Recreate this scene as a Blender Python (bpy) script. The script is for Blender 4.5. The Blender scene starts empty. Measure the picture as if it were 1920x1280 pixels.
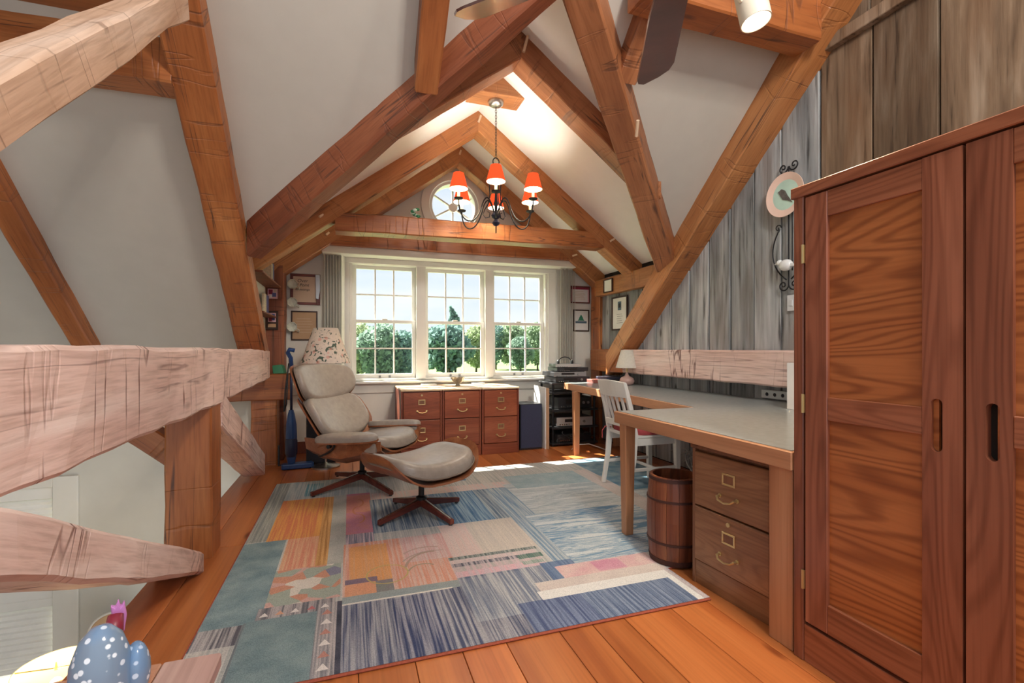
import bpy, bmesh, math, random
from mathutils import Vector, Matrix
R = math.radians
sc = bpy.context.scene
col = sc.collection
rnd = random.Random(7)

# ------------------------------------------------------------------ camera
EYE = 1.13
cam_d = bpy.data.cameras.new('camera'); cam = bpy.data.objects.new('camera', cam_d); col.objects.link(cam)
cam_d.sensor_width = 36.0; cam_d.lens = 895.0 / 1920.0 * 36.0
cam_d.shift_y = 15.0 / 1920.0
cam_d.clip_start = .05; cam_d.clip_end = 600
cam.location = (0, 0, EYE); cam.rotation_euler = (R(90), 0, -R(18.818))
sc.camera = cam

# ------------------------------------------------------------------ colour management
vs = sc.view_settings
vs.view_transform = 'Standard'; vs.look = 'None'; vs.gamma = 1.0; vs.use_curve_mapping = False
vs.exposure = 0.86

# ------------------------------------------------------------------ sky
w = bpy.data.worlds.new('sky'); sc.world = w; w.use_nodes = True
nt = w.node_tree; nt.nodes.clear()
out = nt.nodes.new('ShaderNodeOutputWorld'); bg = nt.nodes.new('ShaderNodeBackground')
tc = nt.nodes.new('ShaderNodeTexCoord'); sep = nt.nodes.new('ShaderNodeSeparateXYZ')
rp = nt.nodes.new('ShaderNodeValToRGB')
rp.color_ramp.elements[0].position = 0.0; rp.color_ramp.elements[0].color = (.80, .88, .97, 1)
rp.color_ramp.elements[1].position = .55; rp.color_ramp.elements[1].color = (.62, .72, .88, 1)
mp = nt.nodes.new('ShaderNodeMapping'); mp.inputs['Scale'].default_value = (1.6, 1.6, 9)
nz = nt.nodes.new('ShaderNodeTexNoise'); nz.inputs['Scale'].default_value = 1.7; nz.inputs['Detail'].default_value = 7
r2 = nt.nodes.new('ShaderNodeValToRGB'); r2.color_ramp.elements[0].position = .36; r2.color_ramp.elements[1].position = .62
mx = nt.nodes.new('ShaderNodeMix'); mx.data_type = 'RGBA'; mx.inputs[7].default_value = (.93, .95, .97, 1)
nt.links.new(tc.outputs['Generated'], sep.inputs[0]); nt.links.new(sep.outputs['Z'], rp.inputs[0])
nt.links.new(tc.outputs['Generated'], mp.inputs[0]); nt.links.new(mp.outputs[0], nz.inputs['Vector']); nt.links.new(nz.outputs[0], r2.inputs[0])
nt.links.new(r2.outputs[0], mx.inputs[0]); nt.links.new(rp.outputs[0], mx.inputs[6]); nt.links.new(mx.outputs[2], bg.inputs[0])
bg.inputs[1].default_value = 0.63
nt.links.new(bg.outputs[0], out.inputs[0])

# ------------------------------------------------------------------ sun
sd = bpy.data.lights.new('sun', 'SUN'); sun = bpy.data.objects.new('sun', sd); col.objects.link(sun)
sd.energy = 15.0; sd.angle = R(.6); sd.color = (1, .95, .86)
sun.rotation_euler = Vector((.5, -.74, -1)).to_track_quat('-Z', 'Y').to_euler()

# ------------------------------------------------------------------ materials
MATS = {}
def base(name):
    m = bpy.data.materials.new(name); m.use_nodes = True
    nt = m.node_tree; b = nt.nodes['Principled BSDF']
    MATS[name] = m
    return m, nt, b
def node(nt, t, **kw):
    n = nt.nodes.new(t)
    for k, v in kw.items():
        if k in n.inputs.keys(): n.inputs[k].default_value = v
        else: setattr(n, k, v)
    return n
def ramp(nt, stops, fac=None):
    n = nt.nodes.new('ShaderNodeValToRGB'); e = n.color_ramp.elements
    while len(e) < len(stops): e.new(.5)
    for i, (p, c) in enumerate(stops):
        e[i].position = p; e[i].color = (*c, 1) if len(c) == 3 else c
    if fac is not None: nt.links.new(fac, n.inputs[0])
    return n
def mixc(nt, fac, a, b, mode='MIX'):
    n = nt.nodes.new('ShaderNodeMix'); n.data_type = 'RGBA'; n.blend_type = mode
    for s, v in ((0, fac), (6, a), (7, b)):
        if hasattr(v, 'is_output'): nt.links.new(v, n.inputs[s])
        elif isinstance(v, (int, float)): n.inputs[s].default_value = v
        else: n.inputs[s].default_value = (*v[:3], 1)
    return n.outputs[2]
def math_(nt, op, a, b=0.0, clamp=False):
    n = nt.nodes.new('ShaderNodeMath'); n.operation = op; n.use_clamp = clamp
    for s, v in ((0, a), (1, b)):
        if hasattr(v, 'is_output'): nt.links.new(v, n.inputs[s])
        else: n.inputs[s].default_value = v
    return n.outputs[0]
def coords(nt, scale=(1, 1, 1), random_shift=True):
    tc = nt.nodes.new('ShaderNodeTexCoord'); v = tc.outputs['Object']
    if random_shift:
        oi = nt.nodes.new('ShaderNodeObjectInfo')
        s = node(nt, 'ShaderNodeVectorMath', operation='SCALE'); s.inputs['Scale'].default_value = 1.0
        cx = nt.nodes.new('ShaderNodeCombineXYZ')
        for i, k in enumerate((31.0, 57.0, 83.0)):
            nt.links.new(math_(nt, 'MULTIPLY', oi.outputs['Random'], k), cx.inputs[i])
        a = node(nt, 'ShaderNodeVectorMath', operation='ADD'); nt.links.new(v, a.inputs[0]); nt.links.new(cx.outputs[0], a.inputs[1]); v = a.outputs[0]
    m = nt.nodes.new('ShaderNodeMapping'); m.inputs['Scale'].default_value = scale; nt.links.new(v, m.inputs[0])
    return m.outputs[0], v
def bump(nt, b, h, strength, dist=.01):
    n = nt.nodes.new('ShaderNodeBump'); n.inputs['Strength'].default_value = strength; n.inputs['Distance'].default_value = dist
    nt.links.new(h, n.inputs['Height']); nt.links.new(n.outputs[0], b.inputs['Normal'])
def axis_scale(ax, along, across):
    return tuple(along if i == 'xyz'.index(ax) else across for i in range(3))

def plain(name, c, rough=.5, metal=0.0, spec=None, noise=0.0, nscale=8, bmp=0.0, emit=None, estr=0.0, coat=0.0):
    m, nt, b = base(name)
    b.inputs['Base Color'].default_value = (*c, 1); b.inputs['Roughness'].default_value = rough; b.inputs['Metallic'].default_value = metal
    if spec is not None: b.inputs['Specular IOR Level'].default_value = spec
    if coat: b.inputs['Coat Weight'].default_value = coat; b.inputs['Coat Roughness'].default_value = .15
    v, _ = coords(nt)
    n = node(nt, 'ShaderNodeTexNoise', Scale=nscale, Detail=4.0); nt.links.new(v, n.inputs['Vector'])
    k = noise if noise else .04
    r = ramp(nt, [(.3, tuple(x * (1 - k) for x in c)), (.7, tuple(min(1, x * (1 + k)) for x in c))], n.outputs[0])
    nt.links.new(r.outputs[0], b.inputs['Base Color'])
    if bmp: bump(nt, b, n.outputs[0], bmp, .004)
    if emit: b.inputs['Emission Color'].default_value = (*emit, 1); b.inputs['Emission Strength'].default_value = estr
    return m

def wood(name, dark, mid, light, ax='x', scale=1.0, rough=.42, bmp=.15, spec=.5, grain=.45, knots=0.0, tone=.25, coat=0.0, cathedral=0.0):
    """oiled wood: long bands, fine pores, an overall tone per piece, a few knots"""
    m, nt, b = base(name)
    v, _ = coords(nt, axis_scale(ax, .55 * scale, 7.0 * scale))
    n1 = node(nt, 'ShaderNodeTexNoise', Scale=1.0, Detail=5.0, Distortion=.5); nt.links.new(v, n1.inputs['Vector'])
    r1 = ramp(nt, [(.28, dark), (.5, mid), (.72, light)], n1.outputs[0])
    colr = r1.outputs[0]
    if cathedral:
        v3, _ = coords(nt, axis_scale(ax, .55 * scale, 4.6 * scale))
        n3 = node(nt, 'ShaderNodeTexNoise', Scale=1.0, Detail=1.5); nt.links.new(v3, n3.inputs['Vector'])
        s = math_(nt, 'SINE', math_(nt, 'MULTIPLY', n3.outputs[0], 150.0))
        s2 = math_(nt, 'ADD', math_(nt, 'MULTIPLY', s, .5), .5)
        r3 = ramp(nt, [(.0, (1, 1, 1)), (.45, (.97, .97, .97)), (1, (.52, .42, .36))], s2)
        colr = mixc(nt, min(1, cathedral), colr, r3.outputs[0], 'MULTIPLY')
    v2, _ = coords(nt, axis_scale(ax, 2.2 * scale, 90.0 * scale))
    n2 = node(nt, 'ShaderNodeTexNoise', Scale=1.0, Detail=3.0); nt.links.new(v2, n2.inputs['Vector'])
    r2 = ramp(nt, [(.3, (.55, .5, .46)), (.56, (1, 1, 1))], n2.outputs[0])
    colr = mixc(nt, grain, colr, r2.outputs[0], 'MULTIPLY')
    if knots:
        v4, _ = coords(nt, axis_scale(ax, 1.5, 4.0))
        vo = node(nt, 'ShaderNodeTexVoronoi', Scale=1.0); nt.links.new(v4, vo.inputs['Vector'])
        r4 = ramp(nt, [(.0, (.18, .08, .05)), (.06, (.25, .12, .08)), (.12, (1, 1, 1))], vo.outputs['Distance'])
        colr = mixc(nt, knots, colr, r4.outputs[0], 'MULTIPLY')
    oi = nt.nodes.new('ShaderNodeObjectInfo')
    tn = ramp(nt, [(0, (1 - tone,) * 3), (1, (1 + tone * .4,) * 3)], oi.outputs['Random'])
    colr = mixc(nt, 1.0, colr, tn.outputs[0], 'MULTIPLY')
    nt.links.new(colr, b.inputs['Base Color'])
    b.inputs['Roughness'].default_value = rough; b.inputs['Specular IOR Level'].default_value = spec
    if coat: b.inputs['Coat Weight'].default_value = coat; b.inputs['Coat Roughness'].default_value = .2
    bump(nt, b, n2.outputs[0], bmp, .004)
    return m

def hewn(name, dark, mid, light, crack=(.07, .03, .02), rough=.5, spec=.5, checks=.9, marks=.6):
    """hand hewn timber, grain along local x: adze marks across, drying checks along, soft blotches"""
    m, nt, b = base(name)
    v, raw = coords(nt, (.8, 6, 6))
    n1 = node(nt, 'ShaderNodeTexNoise', Scale=1.0, Detail=6.0, Distortion=.7); nt.links.new(v, n1.inputs['Vector'])
    r1 = ramp(nt, [(.26, dark), (.5, mid), (.74, light)], n1.outputs[0]); c = r1.outputs[0]
    v2, _ = coords(nt, (5, 80, 80))
    n2 = node(nt, 'ShaderNodeTexNoise', Scale=1.0, Detail=3.0); nt.links.new(v2, n2.inputs['Vector'])
    r2 = ramp(nt, [(.32, (.62, .55, .5)), (.55, (1, 1, 1))], n2.outputs[0]); c = mixc(nt, .5, c, r2.outputs[0], 'MULTIPLY')
    # drying checks
    v3, _ = coords(nt, (.22, 7.5, 7.5))
    n3 = node(nt, 'ShaderNodeTexNoise', Scale=1.0, Detail=3.0, Distortion=.1); nt.links.new(v3, n3.inputs['Vector'])
    d3 = math_(nt, 'ABSOLUTE', math_(nt, 'SUBTRACT', n3.outputs[0], .5))
    r3 = ramp(nt, [(.0, (0, 0, 0)), (.003, (.2, .2, .2)), (.009, (1, 1, 1))], d3)
    # adze marks across the face
    v4, _ = coords(nt, (7.5, .9, .9))
    n4 = node(nt, 'ShaderNodeTexNoise', Scale=1.0, Detail=3.0, Distortion=.25); nt.links.new(v4, n4.inputs['Vector'])
    d4 = math_(nt, 'ABSOLUTE', math_(nt, 'SUBTRACT', n4.outputs[0], .57))
    r4 = ramp(nt, [(.0, (0, 0, 0)), (.006, (.25, .25, .25)), (.02, (1, 1, 1))], d4)
    v5, _ = coords(nt, (3, 5, 5))
    n5 = node(nt, 'ShaderNodeTexNoise', Scale=1.0, Detail=2.0); nt.links.new(v5, n5.inputs['Vector'])
    gate = ramp(nt, [(.45, (0, 0, 0)), (.6, (1, 1, 1))], n5.outputs[0])
    gate2 = ramp(nt, [(.46, (1, 1, 1)), (.56, (0, 0, 0))], n5.outputs[0])
    c = mixc(nt, math_(nt, 'MULTIPLY', math_(nt, 'MULTIPLY', math_(nt, 'SUBTRACT', 1.0, r3.outputs[0]), gate2.outputs[0]), checks), c, crack)
    c = mixc(nt, math_(nt, 'MULTIPLY', math_(nt, 'MULTIPLY', math_(nt, 'SUBTRACT', 1.0, r4.outputs[0]), gate.outputs[0]), marks), c, crack)
    v6, _ = coords(nt, (1.6, 4.5, 4.5))
    vo = node(nt, 'ShaderNodeTexVoronoi', Scale=1.0); nt.links.new(v6, vo.inputs['Vector'])
    kn = ramp(nt, [(.03, (1, 1, 1)), (.11, (0, 0, 0))], vo.outputs['Distance'])
    c = mixc(nt, math_(nt, 'MULTIPLY', kn.outputs[0], .75), c, crack)
    oi = nt.nodes.new('ShaderNodeObjectInfo')
    tn = ramp(nt, [(0, (.86, .84, .82)), (1, (1.08, 1.06, 1.04))], oi.outputs['Random'])
    c = mixc(nt, 1.0, c, tn.outputs[0], 'MULTIPLY')
    nt.links.new(c, b.inputs['Base Color']); b.inputs['Roughness'].default_value = rough; b.inputs['Specular IOR Level'].default_value = spec
    hgt = math_(nt, 'ADD', math_(nt, 'MULTIPLY', r4.outputs[0], .5), math_(nt, 'ADD', math_(nt, 'MULTIPLY', n2.outputs[0], .25), math_(nt, 'MULTIPLY', n5.outputs[0], .8)))
    bump(nt, b, hgt, .45, .012)
    return m

def barnboard(name, a, bcol, ccol, brown=.3):
    m, nt, b = base(name)
    v, _ = coords(nt, (7, 7, 1.1))
    n1 = node(nt, 'ShaderNodeTexNoise', Scale=1.0, Detail=7.0, Distortion=.6); nt.links.new(v, n1.inputs['Vector'])
    r1 = ramp(nt, [(.25, a), (.5, bcol), (.75, ccol)], n1.outputs[0]); c = r1.outputs[0]
    v2, _ = coords(nt, (38, 38, 2.2))
    n2 = node(nt, 'ShaderNodeTexNoise', Scale=1.0, Detail=4.0); nt.links.new(v2, n2.inputs['Vector'])
    r2 = ramp(nt, [(.29, (.08, .07, .065)), (.40, (.72, .71, .70)), (.60, (1, 1, 1))], n2.outputs[0]); c = mixc(nt, .8, c, r2.outputs[0], 'MULTIPLY')
    v3, _ = coords(nt, (5, 5, 1.1))
    n3 = node(nt, 'ShaderNodeTexNoise', Scale=1.0, Detail=3.0); nt.links.new(v3, n3.inputs['Vector'])
    g = ramp(nt, [(.5, (0, 0, 0)), (.68, (1, 1, 1))], n3.outputs[0])
    c = mixc(nt, math_(nt, 'MULTIPLY', g.outputs[0], brown), c, (.16, .085, .045))
    v4, _ = coords(nt, (4, 4, 1.6))
    vo = node(nt, 'ShaderNodeTexVoronoi', Scale=1.0); nt.links.new(v4, vo.inputs['Vector'])
    r4 = ramp(nt, [(0, (.08, .06, .05)), (.05, (.2, .16, .14)), (.10, (1, 1, 1))], vo.outputs['Distance'])
    c = mixc(nt, .8, c, r4.outputs[0], 'MULTIPLY')
    oi = nt.nodes.new('ShaderNodeObjectInfo')
    tn = ramp(nt, [(0, (.58, .56, .54)), (1, (1.15, 1.14, 1.13))], oi.outputs['Random'])
    c = mixc(nt, 1.0, c, tn.outputs[0], 'MULTIPLY')
    nt.links.new(c, b.inputs['Base Color']); b.inputs['Roughness'].default_value = .75; b.inputs['Specular IOR Level'].default_value = .25
    bump(nt, b, n2.outputs[0], .5, .008)
    return m

def glass(name, tint=(.97, .985, .98), amount=.06):
    m = bpy.data.materials.new(name); m.use_nodes = True; nt = m.node_tree; nt.nodes.clear(); MATS[name] = m
    o = nt.nodes.new('ShaderNodeOutputMaterial'); t = nt.nodes.new('ShaderNodeBsdfTransparent'); t.inputs[0].default_value = (*tint, 1)
    g = nt.nodes.new('ShaderNodeBsdfGlossy'); g.inputs['Roughness'].default_value = .02
    fr = nt.nodes.new('ShaderNodeLayerWeight'); fr.inputs[0].default_value = .25
    mxs = nt.nodes.new('ShaderNodeMixShader'); nt.links.new(math_(nt, 'ADD', math_(nt, 'MULTIPLY', fr.outputs['Facing'], .12), .01), mxs.inputs[0]); nt.links.new(t.outputs[0], mxs.inputs[1]); nt.links.new(g.outputs[0], mxs.inputs[2])
    nt.links.new(mxs.outputs[0], o.inputs[0]); return m

def shade_cloth(name, c, trans=.5, emit=None, estr=0.0, flowers=False, rough=.8):
    m = bpy.data.materials.new(name); m.use_nodes = True; nt = m.node_tree; nt.nodes.clear(); MATS[name] = m
    o = nt.nodes.new('ShaderNodeOutputMaterial'); d = nt.nodes.new('ShaderNodeBsdfDiffuse'); t = nt.nodes.new('ShaderNodeBsdfTranslucent')
    mxs = nt.nodes.new('ShaderNodeMixShader'); mxs.inputs[0].default_value = trans
    v, _ = coords(nt)
    n = node(nt, 'ShaderNodeTexNoise', Scale=60.0, Detail=2.0); nt.links.new(v, n.inputs['Vector'])
    cc = ramp(nt, [(.3, tuple(x * .9 for x in c)), (.7, c)], n.outputs[0]).outputs[0]
    if flowers:
        vo = node(nt, 'ShaderNodeTexNoise', Scale=17.0, Detail=3.0, Distortion=1.6); nt.links.new(v, vo.inputs['Vector'])
        f1 = ramp(nt, [(.56, (0, 0, 0)), (.60, (1, 1, 1))], vo.outputs[0])
        cc = mixc(nt, f1.outputs[0], cc, (.13, .17, .13))
        v2 = node(nt, 'ShaderNodeTexVoronoi', Scale=13.0); nt.links.new(v, v2.inputs['Vector'])
        f2 = ramp(nt, [(.17, (1, 1, 1)), (.25, (0, 0, 0))], v2.outputs['Distance'])
        cc = mixc(nt, math_(nt, 'MULTIPLY', f2.outputs[0], .55), cc, (.80, .36, .27))
    nt.links.new(cc, d.inputs[0]); nt.links.new(cc, t.inputs[0])
    nt.links.new(d.outputs[0], mxs.inputs[1]); nt.links.new(t.outputs[0], mxs.inputs[2]); last = mxs.outputs[0]
    if emit:
        e = nt.nodes.new('ShaderNodeEmission'); e.inputs[0].default_value = (*emit, 1); e.inputs[1].default_value = estr
        a = nt.nodes.new('ShaderNodeAddShader'); nt.links.new(last, a.inputs[0]); nt.links.new(e.outputs[0], a.inputs[1]); last = a.outputs[0]
    nt.links.new(last, o.inputs[0]); return m

hewn('timber_orange', (.26, .074, .020), (.41, .137, .040), (.55, .22, .073), rough=.42)
hewn('timber_red', (.15, .040, .018), (.25, .075, .032), (.36, .125, .055), rough=.5)
hewn('timber_brown', (.24, .085, .034), (.37, .145, .06), (.50, .225, .105), rough=.45)
hewn('timber_honey', (.30, .105, .032), (.44, .175, .058), (.58, .275, .11), rough=.42, marks=.35)
hewn('timber_sheen', (.66, .45, .39), (.82, .62, .56), (.90, .77, .72), crack=(.16, .05, .035), rough=.6, checks=.6, marks=.95)  # varnished timber with the pale window sheen put into its colour
hewn('timber_sheen_tan', (.44, .25, .15), (.62, .42, .30), (.78, .62, .52), crack=(.14, .07, .04), rough=.55, checks=.5, marks=.6)  # tanner version, window sheen likewise part of the colour
wood('pine_floor', (.34, .085, .022), (.50, .155, .043), (.60, .215, .068), 'y', .9, rough=.30, bmp=.05, grain=.35, knots=.9, tone=.22)
wood('loft_board', (.30, .10, .03), (.44, .17, .06), (.56, .25, .10), 'x', .8, rough=.5, grain=.5, knots=.7)
wood('cabinet_red', (.24, .075, .038), (.32, .108, .057), (.40, .15, .085), 'z', 1.0, rough=.33, bmp=.06, grain=.5, cathedral=.5, tone=.12)
wood('cabinet_red_y', (.26, .08, .036), (.34, .115, .055), (.42, .155, .08), 'y', 1.0, rough=.33, bmp=.06, grain=.5, cathedral=.5, tone=.12)
wood('cabinet_panel', (.40, .12, .034), (.46, .15, .043), (.52, .185, .06), 'y', 1.0, rough=.36, bmp=.05, grain=.35, cathedral=.75, tone=.08)
wood('oak_drawer', (.20, .083, .033), (.28, .13, .057), (.36, .18, .085), 'x', 1.2, rough=.42, bmp=.08, grain=.5, cathedral=.35, tone=.1)
wood('oak_carcass', (.14, .05, .022), (.20, .08, .034), (.27, .12, .055), 'z', 1.2, rough=.42, bmp=.08, grain=.5)
wood('cherry_drawer', (.20, .045, .02), (.29, .075, .032), (.37, .11, .05), 'x', 1.2, rough=.35, bmp=.06, grain=.35, cathedral=.3, tone=.1)
wood('cherry_carcass', (.16, .035, .018), (.24, .06, .03), (.30, .09, .042), 'z', 1.2, rough=.38, bmp=.06, grain=.35)
wood('blond_top', (.62, .42, .24), (.74, .54, .34), (.82, .64, .44), 'x', 1.2, rough=.4, bmp=.05, grain=.2, tone=.05)
wood('desk_edge', (.36, .16, .075), (.48, .23, .115), (.57, .30, .16), 'y', 1.2, rough=.4, bmp=.05, grain=.3, tone=.05)
wood('desk_leg', (.36, .15, .065), (.47, .22, .105), (.56, .29, .15), 'z', 1.2, rough=.4, bmp=.05, grain=.3, tone=.05)
wood('walnut_shell', (.20, .062, .025), (.31, .11, .045), (.42, .17, .075), 'x', 1.6, rough=.28, bmp=.03, grain=.3, cathedral=.25, tone=.05)
wood('star_base', (.085, .018, .012), (.13, .03, .02), (.18, .045, .028), 'x', 1.5, rough=.25, bmp=.03, grain=.3, tone=.05)
wood('barrel_stave', (.10, .025, .012), (.20, .055, .022), (.31, .105, .04), 'z', 1.3, rough=.38, bmp=.15, grain=.6, tone=.3)
wood('chest_top', (.36, .14, .075), (.48, .21, .12), (.56, .29, .18), 'x', 1.2, rough=.38, bmp=.05, grain=.4)
wood('chest_end', (.44, .26, .22), (.56, .36, .31), (.66, .48, .43), 'y', 1.2, rough=.38, bmp=.05, grain=.4)
wood('fan_blade', (.07, .022, .018), (.11, .035, .028), (.15, .05, .04), 'x', 1.0, coat=1.0, rough=.28, bmp=.02, grain=.2, tone=.05)
wood('frame_red', (.11, .02, .015), (.17, .035, .025), (.23, .06, .04), 'x', 2.0, rough=.35, tone=.1)
wood('frame_dark', (.03, .015, .01), (.06, .028, .018), (.09, .04, .025), 'x', 2.0, rough=.35, tone=.1)
wood('tan_upright', (.42, .24, .13), (.52, .32, .19), (.60, .40, .26), 'z', 1.2, rough=.5, tone=.05)
barnboard('barn_grey', (.20, .215, .225), (.40, .425, .44), (.62, .64, .65), .35)
barnboard('barn_spot_warm', (.11, .068, .042), (.23, .155, .10), (.42, .33, .25), .65)  # barn boards with the spotlight's warm tint put into their brown
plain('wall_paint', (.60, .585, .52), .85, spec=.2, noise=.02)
plain('ceiling_shaded', (.545, .515, .46), .9, spec=.15, noise=.02)  # white ceiling greyed, its shade put into the base colour
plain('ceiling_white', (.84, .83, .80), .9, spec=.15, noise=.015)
plain('trim_white', (.80, .785, .73), .45, noise=.02)
plain('trim_cream', (.72, .70, .63), .5, noise=.02)
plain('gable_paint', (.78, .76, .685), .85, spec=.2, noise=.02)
plain('blind_cloth', (.72, .705, .64), .8, noise=.05)
plain('white_paint', (.74, .72, .67), .4, noise=.03)
plain('white_board', (.82, .82, .82), .5)
plain('laminate_grey', (.30, .325, .32), .22, noise=.06, nscale=30)
plain('leather', (.335, .285, .24), .30, noise=.10, nscale=26, bmp=.25, spec=.5)
plain('piping', (.20, .15, .115), .5)
plain('black_metal', (.016, .016, .018), .35, metal=.4)
plain('black_cloth', (.017, .018, .026), .85, noise=.2, nscale=200)
plain('navy_cloth', (.030, .036, .075), .85, noise=.2, nscale=200)
plain('black_plastic', (.022, .022, .024), .4)
plain('grey_plastic', (.22, .22, .22), .45)
plain('silver', (.62, .61, .58), .25, metal=1.0)
plain('silver_panel', (.60, .59, .56), .4, metal=.6)
plain('brass', (.62, .49, .25), .35, metal=.9)
plain('pewter', (.42, .40, .37), .3, metal=1.0, noise=.3, nscale=25)
plain('iron', (.022, .022, .024), .55, metal=.5)
plain('rust_hoop', (.06, .022, .016), .6, metal=.4)
plain('dark_hole', (.012, .008, .006), .9)
plain('navy_iron', (.020, .024, .05), .4, metal=.5)
plain('peg_wood', (.78, .58, .40), .6, noise=.1)
plain('blue_plastic', (.018, .060, .19), .3, noise=.15)
plain('blue_dark', (.010, .018, .055), .4)
plain('green_block', (.025, .20, .085), .4)
plain('red_cushion', (.33, .045, .05), .85, noise=.15, nscale=60)
plain('ceramic_rose', (.46, .29, .25), .3, noise=.08)
plain('ceramic_white', (.80, .82, .82), .25)
plain('plate_rim', (.85, .62, .52), .35, noise=.05)
plain('plate_teal', (.52, .72, .62), .35, noise=.10)
plain('plate_dark', (.12, .11, .10), .5, noise=.3, nscale=40)
plain('cup_glaze', (.70, .72, .62), .25, noise=.05)
plain('paper_cream', (.66, .50, .37), .8, noise=.04)
plain('paper_tan', (.52, .34, .20), .8, noise=.05)
plain('paper_white', (.80, .79, .74), .8)
plain('paper_pink', (.80, .52, .55), .8)
plain('maroon_print', (.30, .03, .06), .7)
plain('ink', (.03, .03, .04), .8)
plain('print_green', (.04, .22, .13), .8)
plain('print_teal', (.10, .16, .20), .8)
plain('blade_steel', (.45, .46, .47), .35, metal=.8)
plain('book_paper', (.68, .58, .42), .8, noise=.15, nscale=80)
plain('book_blue', (.11, .12, .30), .5)
plain('book_dark', (.05, .05, .08), .5)
plain('book_red', (.30, .09, .07), .5)
plain('bulb_glow', (1, .9, .7), .5, emit=(1, .78, .45), estr=9)
plain('shade_inner', (.95, .85, .62), .8, emit=(1, .80, .50), estr=.75)
plain('amber_lining', (.9, .75, .42), .8, emit=(1, .72, .34), estr=.30)
plain('candle_sleeve', (.80, .66, .45), .6, emit=(1, .7, .4), estr=.12)
plain('spot_glow', (1, .9, .75), .5, emit=(1, .86, .62), estr=6)
plain('spot_body', (.72, .66, .54), .35)
plain('socket_strip', (.74, .78, .78), .4)
plain('cable_grey', (.42, .41, .38), .5)
plain('cable_black', (.02, .02, .022), .5)
plain('hen_pink', (.55, .22, .52), .35, noise=.2)
plain('hen_red', (.22, .02, .04), .4)
plain('chair_tan', (.55, .36, .20), .6, noise=.06)
plain('blind_slat', (.86, .85, .80), .6)
plain('lower_floor', (.30, .20, .12), .6, noise=.1)
plain('lawn', (.16, .24, .075), .95, noise=.25, nscale=.06)
plain('bark', (.10, .075, .05), .9, noise=.3)
LEAF_HAZE = ((.27, .38, .30), (.34, .44, .30), (.23, .355, .325), (.41, .49, .30))  # greens lightened towards teal, distance haze put into the colour
plain('rug_binding', (.33, .075, .04), .9, noise=.2, nscale=120)
plain('switch_white', (.62, .64, .66), .4)
glass('pane_glass')
shade_cloth('shade_red', (.62, .055, .025), .5, (1, .13, .03), .30)
plain('fill_globe_glow', (.9, .88, .84), .3, emit=(1, .93, .84), estr=2)  # glow of the added fill globe
shade_cloth('shade_white', (.86, .84, .76), .4)
shade_cloth('shade_floral', (.93, .82, .72), .35, flowers=True)
shade_cloth('shade_amber', (.80, .60, .28), .4, (1, .72, .28), .25)

def leaf(name, c):
    m = bpy.data.materials.new(name); m.use_nodes = True; nt = m.node_tree; nt.nodes.clear(); MATS[name] = m
    o = nt.nodes.new('ShaderNodeOutputMaterial'); d = nt.nodes.new('ShaderNodeBsdfDiffuse'); t = nt.nodes.new('ShaderNodeBsdfTranslucent')
    v, _ = coords(nt); n = node(nt, 'ShaderNodeTexNoise', Scale=.9, Detail=3.0); nt.links.new(v, n.inputs['Vector'])
    cc = ramp(nt, [(.3, tuple(x * .6 for x in c)), (.7, tuple(x * 1.3 for x in c))], n.outputs[0]).outputs[0]
    nt.links.new(cc, d.inputs[0]); nt.links.new(cc, t.inputs[0])
    mx_ = nt.nodes.new('ShaderNodeMixShader'); mx_.inputs[0].default_value = .45
    nt.links.new(d.outputs[0], mx_.inputs[1]); nt.links.new(t.outputs[0], mx_.inputs[2]); nt.links.new(mx_.outputs[0], o.inputs[0])
for i, c in enumerate(LEAF_HAZE): leaf('leaf_%d' % i, c)
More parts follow.
